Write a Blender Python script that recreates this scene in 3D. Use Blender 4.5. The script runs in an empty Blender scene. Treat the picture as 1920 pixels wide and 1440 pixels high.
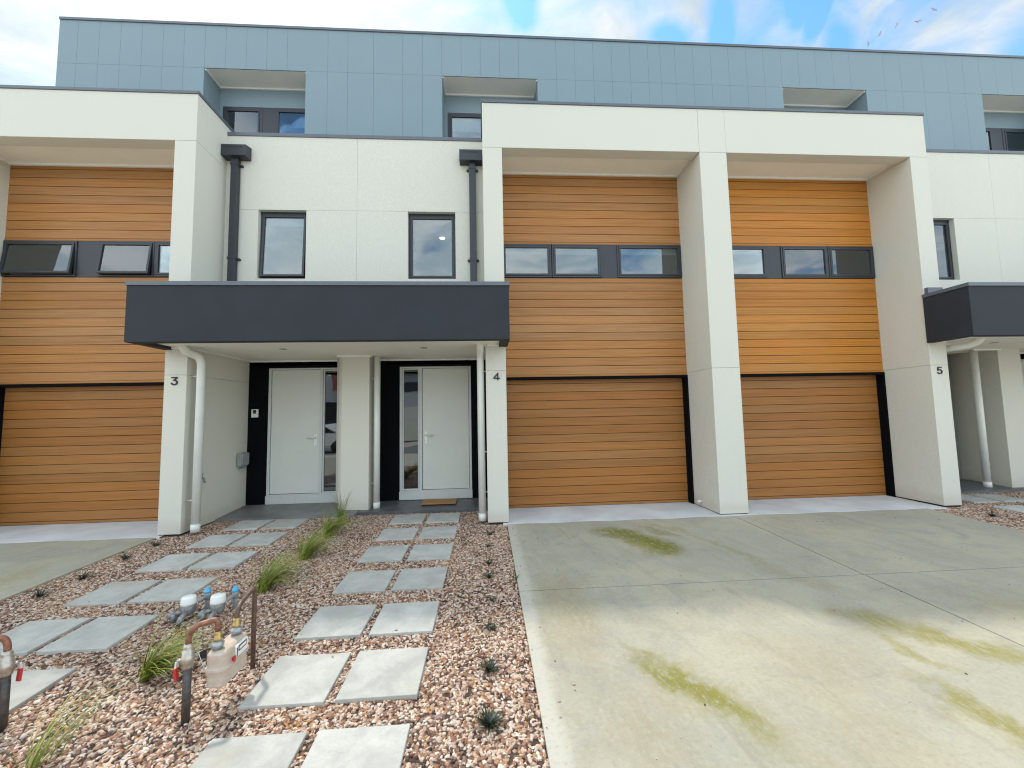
import bpy, math, random
import numpy as np
from mathutils import Vector, Matrix
R = math.radians
rnd = random.Random(7)
scene = bpy.context.scene
COL = scene.collection

# ------------------------------------------------------------------ camera
EYE = 1.445
cam_d = bpy.data.cameras.new('camera')
cam_d.sensor_width = 36.0
cam_d.lens = 14.169
cam_d.clip_end = 2000
cam = bpy.data.objects.new('camera', cam_d)
COL.objects.link(cam)
def cam_axes(yaw, pitch, roll):
    fw = Vector((math.sin(yaw)*math.cos(pitch), math.cos(yaw)*math.cos(pitch), math.sin(pitch)))
    rt = Vector((math.cos(yaw), -math.sin(yaw), 0)); up = rt.cross(fw)
    c, s = math.cos(roll), math.sin(roll)
    return rt*c + up*s, up*c - rt*s, fw
rt, up, fw = cam_axes(0.0646930, 0.0751345, -0.0199916)
M = Matrix((rt, up, -fw)).transposed().to_4x4()
M.translation = (0, 0, EYE)
cam.matrix_world = M
scene.camera = cam

# ------------------------------------------------------------------ light
SUN = Vector((-0.42, 0.455, 1.0)).normalized()      # direction to the sun, up and behind the row of houses
sun_d = bpy.data.lights.new('sun', 'SUN')
sun_d.energy = 2.0; sun_d.angle = R(2.5); sun_d.color = (1.0, 0.95, 0.87)
sun = bpy.data.objects.new('sun', sun_d); COL.objects.link(sun)
sun.rotation_euler = SUN.to_track_quat('Z', 'Y').to_euler()
scene.view_settings.view_transform = 'Standard'
scene.view_settings.look = 'None'
scene.view_settings.exposure = 0.67
scene.view_settings.gamma = 1.0
scene.cycles.use_denoising = True
scene.cycles.filter_width = 1.15

# ------------------------------------------------------------------ node helper
class NG:
    def __init__(s, nt): s.t = nt; s.n = nt.nodes; s.l = nt.links
    def node(s, typ, **kw):
        n = s.n.new(typ)
        for k, v in kw.items():
            if k.startswith('i_'):
                key = k[2:]
                key = int(key) if key.isdigit() else key.replace('_', ' ')
                s.set(n.inputs[key], v)
            else: setattr(n, k, v)
        return n
    def set(s, sock, v):
        if isinstance(v, bpy.types.NodeSocket): s.l.new(v, sock)
        else: sock.default_value = v
    def math(s, op, a, b=0.0, clamp=False):
        n = s.n.new('ShaderNodeMath'); n.operation = op; n.use_clamp = clamp
        s.set(n.inputs[0], a); s.set(n.inputs[1], b); return n.outputs[0]
    def vmath(s, op, a, b=(0, 0, 0)):
        n = s.n.new('ShaderNodeVectorMath'); n.operation = op
        s.set(n.inputs[0], a); s.set(n.inputs[1], b)
        return n.outputs['Value'] if op in ('LENGTH', 'DOT_PRODUCT') else n.outputs[0]
    def mix(s, f, a, b, blend='MIX'):
        n = s.n.new('ShaderNodeMix'); n.data_type = 'RGBA'; n.blend_type = blend
        s.set(n.inputs[0], f); s.set(n.inputs[6], a); s.set(n.inputs[7], b); return n.outputs[2]
    def noise(s, vec, scale, detail=4.0, rough=0.55, dist=0.0):
        n = s.n.new('ShaderNodeTexNoise'); s.set(n.inputs['Vector'], vec)
        n.inputs['Scale'].default_value = scale; n.inputs['Detail'].default_value = detail
        n.inputs['Roughness'].default_value = rough; n.inputs['Distortion'].default_value = dist
        return n.outputs[0]
    def ramp(s, f, stops, interp='LINEAR'):
        n = s.n.new('ShaderNodeValToRGB'); n.color_ramp.interpolation = interp
        e = n.color_ramp.elements
        while len(e) < len(stops): e.new(0.5)
        for el, (p, c) in zip(e, stops):
            el.position = p; el.color = (c[0], c[1], c[2], 1) if not isinstance(c, (int, float)) else (c, c, c, 1)
        s.set(n.inputs[0], f); return n.outputs[0]
    def smooth(s, v, a, b):
        n = s.n.new('ShaderNodeMapRange'); n.interpolation_type = 'SMOOTHSTEP'
        s.set(n.inputs[0], v); n.inputs[1].default_value = a; n.inputs[2].default_value = b
        return n.outputs[0]
    def scale(s, vec, x, y, z): return s.vmath('MULTIPLY', vec, (x, y, z))

# ------------------------------------------------------------------ sky
world = bpy.data.worlds.new('World'); scene.world = world; world.use_nodes = True
g = NG(world.node_tree); g.n.clear()
sky = g.node('ShaderNodeTexSky', sky_type='NISHITA', sun_disc=False)
sky.sun_elevation = math.asin(SUN.z); sky.sun_rotation = math.atan2(SUN.x, SUN.y)
sky.air_density = 1.0; sky.dust_density = 0.6; sky.ozone_density = 1.5
d = g.node('ShaderNodeTexCoord').outputs['Generated']
sep = g.node('ShaderNodeSeparateXYZ', i_0=d)
zc = g.math('MAXIMUM', sep.outputs[2], 0.06)
px = g.math('DIVIDE', sep.outputs[0], zc); py = g.math('DIVIDE', sep.outputs[1], zc)
pl = g.node('ShaderNodeCombineXYZ', i_0=px, i_1=py, i_2=0.0).outputs[0]
warp = g.noise(pl, 3.0, 5, 0.6)
pw = g.vmath('ADD', pl, g.vmath('SCALE', g.node('ShaderNodeTexNoise', i_Vector=pl, i_Scale=4.0, i_Detail=4.0).outputs[1], (0, 0, 0)))
cov = g.noise(g.vmath('ADD', pl, (3.1, 1.7, 0.4)), 1.35, 9, 0.58, 0.35)
fine = g.noise(g.vmath('ADD', pl, (7.7, 2.9, 1.4)), 4.2, 7, 0.6, 0.6)
def lobe(cx, cy, rx, ry, ang):
    v = g.vmath('SUBTRACT', pl, (cx, cy, 0))
    mp = g.node('ShaderNodeMapping', vector_type='POINT', i_Vector=v); mp.inputs['Rotation'].default_value = (0, 0, -R(ang)); 
    q = g.scale(mp.outputs[0], 1/rx, 1/ry, 0)
    return g.smooth(g.vmath('LENGTH', q), 1.25, 0.2)
gaps = None
for a in [(0.10, 0.905, 0.10, 0.05, 80, ), (0.50, 0.975, 0.10, 0.055, 20), (0.62, 0.93, 0.16, 0.04, 60), (0.86, 0.90, 0.13, 0.035, 60), (0.99, 0.98, 0.14, 0.05, 40),
          (0.75, 0.80, 0.2, 0.05, 60), (0.3, 0.7, 0.3, 0.1, 60), (1.6, 1.0, 0.3, 0.1, 30), (0.6, -0.9, 0.5, 0.2, 40), (-0.6, -1.4, 0.5, 0.2, 100), (1.5, -1.2, 0.5, 0.25, 20)]:
    l = lobe(*a); gaps = l if gaps is None else g.math('MAXIMUM', gaps, l)
gapn = g.math('MULTIPLY', gaps, g.smooth(fine, 0.20, 0.44))
thin = g.math('MULTIPLY', lobe(1.05, 0.85, 0.55, 0.35, 40), g.math('MULTIPLY', g.smooth(fine, 0.66, 0.38), 0.55))
cloud = g.math('SUBTRACT', g.smooth(cov, 0.27, 0.50), g.math('MAXIMUM', g.math('MULTIPLY', gapn, 0.92), thin), True)
thick = g.smooth(g.noise(g.vmath('ADD', pl, (1.3, 8.2, 0)), 2.3, 8, 0.62, 0.3), 0.40, 0.66)
ccol = g.mix(thick, (7.4, 8.9, 9.7, 1), (11.7, 12.1, 12.3, 1))
sunv = g.math('POWER', g.math('MAXIMUM', g.vmath('DOT_PRODUCT', d, tuple(SUN)), 0.0), 16.0)
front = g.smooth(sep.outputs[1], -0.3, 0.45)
lev = g.math('SUBTRACT', 1.28, g.math('MULTIPLY', front, 0.765))  # clouds made brighter behind the camera to light the facade, dimmer ahead
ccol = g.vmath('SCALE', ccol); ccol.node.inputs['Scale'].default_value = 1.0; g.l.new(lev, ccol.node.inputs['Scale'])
ccol = g.mix(g.math('MULTIPLY', sunv, 0.45), ccol, (20, 19.8, 19.4, 1))
skyc = g.mix(1.0, sky.outputs[0], (1.25, 1.95, 2.25, 1), 'MULTIPLY')
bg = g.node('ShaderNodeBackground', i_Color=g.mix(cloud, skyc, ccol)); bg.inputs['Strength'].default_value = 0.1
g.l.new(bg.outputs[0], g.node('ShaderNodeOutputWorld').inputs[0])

# ------------------------------------------------------------------ materials
def mat(name):
    m = bpy.data.materials.new(name); m.use_nodes = True
    n = NG(m.node_tree); b = m.node_tree.nodes['Principled BSDF']
    return m, n, b
def pos(n): return n.node('ShaderNodeNewGeometry').outputs['Position']
def bump(n, b, h, strength, dist=0.01):
    bn = n.node('ShaderNodeBump', i_Height=h); bn.inputs['Strength'].default_value = strength; bn.inputs['Distance'].default_value = dist
    n.l.new(bn.outputs[0], b.inputs['Normal'])
def plain(name, col, rough=0.5, metal=0.0, var=0.08, vs=18.0, bmp=0.0, bs=300.0, spec=0.5):
    m, n, b = mat(name); p = pos(n)
    f = n.noise(p, vs, 5, 0.6)
    lo = tuple(c*(1-var) for c in col)+(1,); hi = tuple(c*(1+var) for c in col)+(1,)
    n.set(b.inputs['Base Color'], n.mix(n.smooth(f, 0.3, 0.7), lo, hi))
    n.set(b.inputs['Roughness'], n.math('ADD', n.math('MULTIPLY', f, 0.2), rough-0.1))
    b.inputs['Metallic'].default_value = metal
    b.inputs['Specular IOR Level'].default_value = spec
    if bmp: bump(n, b, n.noise(p, bs, 3, 0.6), bmp, 0.002)
    return m
def render_mat(name, col):
    m, n, b = mat(name); p = pos(n)
    grain = n.noise(p, 90, 5, 0.75); mid = n.noise(p, 26, 4, 0.6); big = n.noise(n.scale(p, 1, 1, 0.45), 0.8, 4, 0.6)
    c = n.mix(n.smooth(grain, 0.36, 0.64), tuple(x*0.86 for x in col)+(1,), tuple(min(x*1.08, 0.9) for x in col)+(1,))
    c = n.mix(n.math('MULTIPLY', n.smooth(big, 0.45, 0.75), 0.30), c, (col[0]*0.90, col[1]*0.91, col[2]*0.90, 1))
    c = n.mix(n.math('MULTIPLY', n.smooth(mid, 0.55, 0.8), 0.16), c, (col[0]*0.86, col[1]*0.87, col[2]*0.85, 1))
    sz = n.node('ShaderNodeSeparateXYZ', i_0=p).outputs[2]
    splash = n.math('MULTIPLY', n.smooth(n.math('SUBTRACT', sz, n.math('MULTIPLY', n.noise(p, 3.5, 4), 0.22)), 0.12, -0.04), 0.45)
    c = n.mix(splash, c, (0.48, 0.43, 0.36, 1))
    n.set(b.inputs['Base Color'], c); b.inputs['Roughness'].default_value = 0.88; b.inputs['Specular IOR Level'].default_value = 0.25
    bump(n, b, n.math('ADD', grain, n.math('MULTIPLY', mid, 0.6)), 0.35, 0.003)
    return m
RENDER = render_mat('white_render', (0.650, 0.628, 0.545))
SOFFIT = plain('soffit_paint', (0.87, 0.83, 0.745), 0.7, var=0.02, vs=3)
TRIM = plain('white_trim', (0.80, 0.79, 0.75), 0.5, var=0.02)
DARK = plain('charcoal_metal', (0.028, 0.031, 0.038), 0.42, var=0.1, bmp=0.05)
COPING = plain('grey_capping', (0.105, 0.118, 0.140), 0.40, metal=0.0, var=0.06)
CHAR = plain('charcoal_render', (0.025, 0.028, 0.034), 0.75, var=0.14, vs=2.2, bmp=0.25, bs=240, spec=0.35)
BLACK = plain('black_paint', (0.0028, 0.003, 0.0045), 0.8, var=0.1, spec=0.1)
DOORP = plain('grey_door_paint', (0.64, 0.65, 0.60), 0.5, var=0.025, vs=2)
DFRAME = plain('grey_frame_paint', (0.56, 0.575, 0.56), 0.45, var=0.03)
PVC = plain('white_pvc', (0.72, 0.72, 0.67), 0.35, var=0.04, vs=5)
CHROME = plain('satin_metal', (0.78, 0.78, 0.77), 0.3, metal=0.35, var=0.05)
GREYP = plain('grey_plastic', (0.27, 0.28, 0.275), 0.5, var=0.08)
WHITEP = plain('white_plastic', (0.78, 0.78, 0.75), 0.4, var=0.03)
BLUEP = plain('blue_plastic', (0.09, 0.40, 0.66), 0.4, var=0.08)
REDP = plain('red_plastic', (0.48, 0.025, 0.025), 0.4, var=0.08)
TAPBODY = plain('weathered_metal', (0.25, 0.26, 0.255), 0.5, metal=0.5, var=0.3, vs=70, bmp=0.3)
COPPER = plain('aged_copper', (0.27, 0.130, 0.085), 0.5, metal=0.5, var=0.35, vs=40, bmp=0.1)
STEELP = plain('dark_pipe', (0.075, 0.064, 0.058), 0.5, metal=0.2, var=0.3, vs=40, bmp=0.2)
BROWNP = plain('brown_pipe', (0.13, 0.080, 0.060), 0.45, metal=0.3, var=0.3, vs=40, bmp=0.2)
BRASS = plain('brass', (0.46, 0.32, 0.12), 0.38, metal=0.7, var=0.2, vs=60)
NICKEL = plain('nickel_valve', (0.47, 0.42, 0.36), 0.38, metal=0.7, var=0.15, vs=60)
METER = plain('beige_enamel', (0.50, 0.405, 0.325), 0.42, var=0.08, vs=35)
BLUEGREY = plain('galvanised_nut', (0.36, 0.38, 0.39), 0.35, metal=0.5, var=0.1)
INK = plain('black_ink', (0.012, 0.012, 0.014), 0.5, var=0.05)
ROOM = plain('room_plaster', (0.34, 0.33, 0.31), 0.9, var=0.04)
BLIND = plain('roller_blind', (0.72, 0.72, 0.70), 0.8, var=0.02)
BACK = plain('dark_brown_backing', (0.085, 0.040, 0.015), 0.9)
SEAL_AND_GAP_SHADE = plain('gasket_and_gap_shade', (0.01, 0.01, 0.01), 0.6)  # door seal; also the black that stands for shade under pillars
COIR = plain('coir_fibre', (0.36, 0.19, 0.075), 0.95, var=0.3, vs=160, bmp=0.8, bs=420)

def lamp_mat():
    m, n, b = mat('lamp_glow'); b.inputs['Emission Color'].default_value = (1, 0.93, 0.78, 1); b.inputs['Emission Strength'].default_value = 12
    return m
LAMP = lamp_mat()

def clad_mat():
    m, n, b = mat('blue_grey_cladding'); p = pos(n)
    isl = n.node('ShaderNodeNewGeometry').outputs['Random Per Island']
    f = n.noise(p, 1.3, 4, 0.6); f2 = n.noise(p, 120, 3, 0.6)
    c = n.mix(f, (0.188, 0.250, 0.278, 1), (0.212, 0.280, 0.310, 1))
    c = n.mix(n.math('MULTIPLY', isl, 0.16), c, (0.176, 0.238, 0.266, 1))
    c = n.mix(n.math('MULTIPLY', n.smooth(f2, 0.4, 0.7), 0.25), c, (0.26, 0.345, 0.375, 1))
    n.set(b.inputs['Base Color'], c); b.inputs['Roughness'].default_value = 0.55; b.inputs['Specular IOR Level'].default_value = 0.35
    bump(n, b, f2, 0.06, 0.002)
    return m
CLAD = clad_mat()

def timber_mat(name, a, bb, c3):
    m, n, b = mat(name); p = pos(n)
    isl = n.node('ShaderNodeNewGeometry').outputs['Random Per Island']
    off = n.node('ShaderNodeCombineXYZ', i_0=n.math('MULTIPLY', isl, 37.0), i_1=n.math('MULTIPLY', isl, 11.0), i_2=n.math('MULTIPLY', isl, 23.0)).outputs[0]
    q = n.vmath('ADD', p, off)
    gr = n.noise(n.scale(q, 1.1, 1.1, 55), 1.0, 6, 0.62, 0.4)
    fine = n.noise(n.scale(q, 5, 5, 320), 1.0, 4, 0.6)
    pat = n.noise(n.scale(q, 0.9, 0.9, 5), 1.0, 3, 0.5)
    c = n.mix(n.smooth(gr, 0.30, 0.72), a+(1,), bb+(1,))
    c = n.mix(n.math('MULTIPLY', n.smooth(pat, 0.45, 0.72), 0.55), c, c3+(1,))
    c = n.mix(n.math('MULTIPLY', n.smooth(fine, 0.5, 0.72), 0.22), c, tuple(x*0.6 for x in a)+(1,))
    tone = n.math('ADD', n.math('MULTIPLY', isl, 0.20), 0.90)
    h2 = n.math('FRACT', n.math('MULTIPLY', isl, 7.7))
    tv = n.node('ShaderNodeCombineXYZ', i_0=tone, i_1=n.math('MULTIPLY', tone, n.math('ADD', n.math('MULTIPLY', h2, 0.14), 0.93)), i_2=n.math('MULTIPLY', tone, n.math('ADD', n.math('MULTIPLY', h2, 0.45), 0.78))).outputs[0]
    c = n.mix(1.0, c, tv, 'MULTIPLY')
    n.set(b.inputs['Base Color'], c); b.inputs['Roughness'].default_value = 0.5; b.inputs['Specular IOR Level'].default_value = 0.3
    bump(n, b, n.math('ADD', gr, fine), 0.12, 0.002)
    return m
TIMBER = timber_mat('timber_boards', (0.3180, 0.1402, 0.0434), (0.4430, 0.2049, 0.0675), (0.3944, 0.1982, 0.0790))
TIMBER_OR = timber_mat('orange_timber_boards', (0.3944, 0.1502, 0.0239), (0.5400, 0.2141, 0.0350), (0.4308, 0.2010, 0.0526))
TIMBER_DOOR = timber_mat('garage_door_boards', (0.2836, 0.1153, 0.0287), (0.3814, 0.1586, 0.0406), (0.3423, 0.1543, 0.0477))

def glass_mat(name, refl, tint):
    m = bpy.data.materials.new(name); m.use_nodes = True; n = NG(m.node_tree); n.n.clear()
    fr = n.node('ShaderNodeFresnel'); fr.inputs[0].default_value = 1.5
    f = n.math('ADD', n.math('MULTIPLY', fr.outputs[0], 1.5), refl, True)
    p = pos(n)
    bn = n.node('ShaderNodeBump', i_Height=n.noise(p, 1.3, 2, 0.5)); bn.inputs['Strength'].default_value = 0.05; bn.inputs['Distance'].default_value = 0.05
    gl = n.node('ShaderNodeBsdfGlossy'); gl.inputs['Roughness'].default_value = 0.015; gl.inputs['Color'].default_value = (0.90, 0.95, 1.0, 1)
    n.l.new(bn.outputs[0], gl.inputs['Normal'])
    tr = n.node('ShaderNodeBsdfTransparent'); tr.inputs[0].default_value = tint
    mx = n.node('ShaderNodeMixShader'); n.set(mx.inputs[0], f); n.l.new(tr.outputs[0], mx.inputs[1]); n.l.new(gl.outputs[0], mx.inputs[2])
    n.l.new(mx.outputs[0], n.node('ShaderNodeOutputMaterial').inputs[0])
    return m
GLASS = glass_mat('window_glass', 0.07, (0.66, 0.72, 0.71, 1))
DGLASS = glass_mat('dark_door_glass', 0.11, (0.30, 0.30, 0.30, 1))

def paver_mat():
    m, n, b = mat('concrete_paver'); p = pos(n)
    oi = n.node('ShaderNodeObjectInfo').outputs['Random']
    big = n.noise(p, 5, 6, 0.65, 0.4); gr = n.noise(p, 85, 5, 0.75); st = n.noise(n.vmath('ADD', p, (4, 2, 1)), 2.6, 5, 0.6, 0.6)
    c = n.mix(n.smooth(big, 0.3, 0.7), (0.355, 0.35, 0.318, 1), (0.48, 0.468, 0.425, 1))
    c = n.mix(n.math('MULTIPLY', n.smooth(st, 0.52, 0.72), 0.40), c, (0.42, 0.36, 0.26, 1))
    c = n.mix(n.math('MULTIPLY', n.smooth(gr, 0.48, 0.72), 0.4), c, (0.28, 0.28, 0.25, 1))
    t = n.math('ADD', n.math('MULTIPLY', oi, 0.16), 0.92)
    c = n.mix(1.0, c, n.node('ShaderNodeCombineXYZ', i_0=t, i_1=t, i_2=t).outputs[0], 'MULTIPLY')
    n.set(b.inputs['Base Color'], c); b.inputs['Roughness'].default_value = 0.8; b.inputs['Specular IOR Level'].default_value = 0.3
    bump(n, b, n.math('ADD', gr, big), 0.15, 0.003)
    return m
PAVER = paver_mat()

# concrete with mottling, algae and the paler strip of clean concrete along its border
def concrete_mat(name, stains, edge_x=None):
    m, n, b = mat(name); p = pos(n)
    flat = n.scale(p, 1, 1, 0)
    fineg = n.noise(n.vmath('ADD', flat, (2, 6, 0)), 38, 6, 0.75); big = n.noise(flat, 0.9, 6, 0.62, 0.5); mid = n.noise(n.vmath('ADD', flat, (5, 3, 0)), 3.2, 6, 0.65, 0.8); gr = n.noise(flat, 130, 3, 0.7)
    rotm = n.node('ShaderNodeMapping', vector_type='POINT', i_Vector=flat); rotm.inputs['Rotation'].default_value = (0, 0, R(-8))
    streak = n.noise(n.scale(rotm.outputs[0], 9, 0.9, 1), 1.0, 6, 0.65, 0.5)
    c = n.mix(n.smooth(big, 0.32, 0.68), (0.330, 0.314, 0.250, 1), (0.410, 0.374, 0.276, 1))
    c = n.mix(n.math('MULTIPLY', n.smooth(mid, 0.44, 0.70), 0.42), c, (0.310, 0.275, 0.190, 1))
    c = n.mix(n.math('MULTIPLY', n.smooth(n.noise(n.vmath('ADD', flat, (1, 9, 0)), 1.8, 6, 0.65, 0.8), 0.5, 0.72), 0.55), c, (0.235, 0.235, 0.220, 1))
    c = n.mix(n.math('MULTIPLY', n.smooth(streak, 0.5, 0.75), 0.28), c, (0.19, 0.185, 0.155, 1))
    c = n.mix(n.math('MULTIPLY', n.smooth(streak, 0.48, 0.25), 0.22), c, (0.42, 0.395, 0.33, 1))
    wob = n.vmath('SCALE', n.vmath('SUBTRACT', n.node('ShaderNodeTexNoise', i_Vector=flat, i_Scale=2.6, i_Detail=6.0, i_Roughness=0.65).outputs[1], (0.5, 0.5, 0.5)))
    wob.node.inputs['Scale'].default_value = 0.60
    pw = n.vmath('ADD', flat, wob)
    brk = n.noise(n.scale(flat, 26, 11, 1), 1.0, 7, 0.78)
    for (cx, cy, rx, ry, ang, amt, colr) in stains:
        mp = n.node('ShaderNodeMapping', vector_type='POINT', i_Vector=n.vmath('SUBTRACT', pw, (cx, cy, 0))); mp.inputs['Rotation'].default_value = (0, 0, -R(ang))
        q = n.scale(mp.outputs[0], 1/rx, 1/ry, 0)
        f = n.smooth(n.vmath('LENGTH', q), 1.2, 0.15)
        f = n.math('MULTIPLY', n.math('MULTIPLY', f, n.smooth(brk, 0.30, 0.56)), amt)
        c = n.mix(f, c, colr+(1,))
    if edge_x is not None:
        sx = n.node('ShaderNodeSeparateXYZ', i_0=p).outputs[0]
        dd = n.math('ABSOLUTE', n.math('SUBTRACT', sx, edge_x))
        e = n.smooth(n.math('ADD', dd, n.math('MULTIPLY', n.math('SUBTRACT', n.noise(flat, 4, 4), 0.5), 0.14)), 0.13, 0.05)
        c = n.mix(n.math('MULTIPLY', e, 0.75), c, (0.48, 0.455, 0.385, 1))
    c = n.mix(n.math('MULTIPLY', n.smooth(fineg, 0.50, 0.70), 0.36), c, (0.20, 0.185, 0.14, 1))
    c = n.mix(n.math('MULTIPLY', n.smooth(fineg, 0.48, 0.30), 0.35), c, (0.46, 0.44, 0.37, 1))
    wav = n.noise(n.scale(rotm.outputs[0], 3.2, 16, 1), 1.0, 7, 0.72, 1.6)
    c = n.mix(n.math('MULTIPLY', n.smooth(wav, 0.56, 0.72), 0.30), c, (0.20, 0.185, 0.14, 1))
    c = n.mix(n.math('MULTIPLY', n.smooth(gr, 0.52, 0.75), 0.35), c, (0.22, 0.21, 0.18, 1))
    speck = n.node('ShaderNodeTexVoronoi', i_Vector=flat, i_Scale=9.0); sp = n.smooth(speck.outputs['Distance'], 0.045, 0.02)
    c = n.mix(n.math('MULTIPLY', sp, n.smooth(n.noise(flat, 1.7, 2), 0.5, 0.6)), c, (0.11, 0.10, 0.085, 1))
    n.set(b.inputs['Base Color'], c)
    n.set(b.inputs['Roughness'], n.math('ADD', 0.55, n.math('MULTIPLY', mid, 0.3))); b.inputs['Specular IOR Level'].default_value = 0.35
    bump(n, b, n.math('ADD', gr, n.math('MULTIPLY', mid, 0.5)), 0.12, 0.004)
    return m
OL = (0.150, 0.145, 0.008); OL2 = (0.225, 0.195, 0.030); TAN = (0.28, 0.225, 0.125)
DRIVE = concrete_mat('driveway_concrete', [
    (1.80, 4.60, 0.30, 0.55, 26, 1.0, OL), (1.85, 4.50, 0.16, 0.40, 26, 1.0, OL), (1.58, 4.94, 0.20, 0.36, 58, 0.95, OL), (2.05, 4.95, 0.07, 0.4, 40, 0.6, OL), (1.66, 4.45, 0.12, 0.4, 20, 0.7, OL2), (2.20, 5.05, 0.10, 0.45, 50, 0.4, OL2),
    (2.52, 4.35, 0.08, 0.75, 12, 0.45, OL2), (2.72, 3.55, 0.16, 0.45, 15, 0.4, TAN),
    (1.09, 2.32, 0.10, 0.52, 28, 0.95, OL), (1.16, 2.22, 0.20, 0.56, 28, 0.6, OL2),
    (2.74, 2.82, 0.20, 0.30, 50, 0.75, OL2), (3.02, 2.50, 0.15, 0.36, 32, 0.9, OL2), (2.62, 2.48, 0.09, 0.34, 12, 0.65, OL2),
    (2.45, 1.95, 0.13, 0.40, 12, 0.85, OL2), (3.30, 2.20, 0.16, 0.4, 25, 0.6, OL2), (0.62, 3.1, 0.28, 0.85, -6, 0.55, TAN), (0.55, 3.55, 0.2, 0.4, 0, 0.4, TAN),
    (0.75, 2.0, 0.3, 0.5, -4, 0.4, TAN), (2.0, 2.4, 0.5, 0.4, 20, 0.35, TAN), (3.9, 2.9, 0.5, 0.5, 20, 0.35, TAN), (1.7, 1.8, 0.4, 0.4, 20, 0.3, TAN)], 0.255)
DRIVE_L = concrete_mat('left_driveway_concrete', [(-5.2, 4.9, 0.8, 0.25, 10, 0.5, (0.24, 0.235, 0.21)), (-4.6, 4.1, 0.25, 0.8, 0, 0.45, OL2), (-6.2, 4.4, 0.8, 0.2, 12, 0.5, (0.24, 0.235, 0.21))])
APRON = plain('pale_apron_concrete', (0.58, 0.595, 0.595), 0.6, var=0.10, vs=2.4, bmp=0.1, bs=120)
TILE = plain('grey_porch_tile', (0.19, 0.185, 0.175), 0.5, var=0.22, vs=3.0, bmp=0.08)
TILE_D = plain('dark_porch_tile', (0.105, 0.107, 0.112), 0.45, var=0.22, vs=3.0, bmp=0.08)
SOIL = plain('gravel_base', (0.055, 0.035, 0.025), 0.95, var=0.4, vs=60, bmp=0.4)
VERGE = plain('pale_verge', (0.50, 0.46, 0.38), 0.9, var=0.12, vs=3)
ASPH = plain('asphalt', (0.20, 0.195, 0.19), 0.85, var=0.2, vs=30)
WEATHER = plain('weatherboard_paint', (0.45, 0.48, 0.50), 0.6, var=0.03)
GREYR = plain('pale_roof_sheet', (0.42, 0.42, 0.41), 0.6, var=0.05)
ROOFT = plain('roof_metal', (0.16, 0.17, 0.18), 0.5, var=0.08)
BRICK = plain('brick_red', (0.30, 0.10, 0.07), 0.85, var=0.2)
CARP = plain('white_car_paint', (0.75, 0.75, 0.75), 0.2, var=0.01)
TYRE = plain('tyre_rubber', (0.02, 0.02, 0.02), 0.8)

def pebble_mat():
    m, n, b = mat('pebbles')
    oi = n.node('ShaderNodeObjectInfo'); p = pos(n)
    patch = n.noise(n.scale(oi.outputs['Location'], 1, 1, 0), 1.6, 3, 0.55)
    r = n.math('ADD', oi.outputs['Random'], n.math('MULTIPLY', n.math('SUBTRACT', patch, 0.5), 0.55), True)
    c = n.ramp(r, [(0.0, (0.048, 0.030, 0.024)), (0.12, (0.138, 0.074, 0.051)), (0.23, (0.244, 0.128, 0.078)), (0.33, (0.361, 0.169, 0.084)), (0.44, (0.244, 0.163, 0.136)),
                   (0.51, (0.425, 0.271, 0.177)), (0.60, (0.499, 0.355, 0.252)), (0.71, (0.605, 0.468, 0.354)), (0.83, (0.510, 0.438, 0.383)), (0.93, (0.743, 0.640, 0.541)), (1.0, (0.403, 0.197, 0.070))])
    c = n.mix(n.math('MULTIPLY', n.noise(p, 110, 4, 0.7), 0.55), c, n.mix(1.0, c, (0.62, 0.55, 0.48, 1), 'MULTIPLY'))
    n.set(b.inputs['Base Color'], c); b.inputs['Roughness'].default_value = 0.62; b.inputs['Specular IOR Level'].default_value = 0.4
    bump(n, b, n.noise(p, 300, 3, 0.6), 0.2, 0.002)
    return m
PEBBLE = pebble_mat()

def leaf_mat(name, a, bb, dry, dryamt):
    m, n, b = mat(name)
    isl = n.node('ShaderNodeNewGeometry').outputs['Random Per Island']
    c = n.mix(isl, a+(1,), bb+(1,))
    c = n.mix(n.math('MULTIPLY', n.smooth(n.math('FRACT', n.math('MULTIPLY', isl, 17.3)), 1.0-dryamt, 1.0-dryamt*0.6), 0.9), c, dry+(1,))
    n.set(b.inputs['Base Color'], c); b.inputs['Roughness'].default_value = 0.5
    b.inputs['Specular IOR Level'].default_value = 0.4
    b.inputs['Transmission Weight'].default_value = 0.0
    return m
STRAP = leaf_mat('strap_leaf', (0.075, 0.125, 0.008), (0.235, 0.265, 0.022), (0.40, 0.35, 0.11), 0.22)
MONDO = leaf_mat('mondo_leaf', (0.012, 0.022, 0.012), (0.030, 0.048, 0.024), (0.10, 0.10, 0.07), 0.06)
WEED = leaf_mat('weed_leaf', (0.10, 0.17, 0.02), (0.16, 0.24, 0.04), (0.2, 0.2, 0.05), 0.1)
FEATHER = plain('pale_feathers', (0.36, 0.30, 0.36), 0.8, var=0.15)

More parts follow.
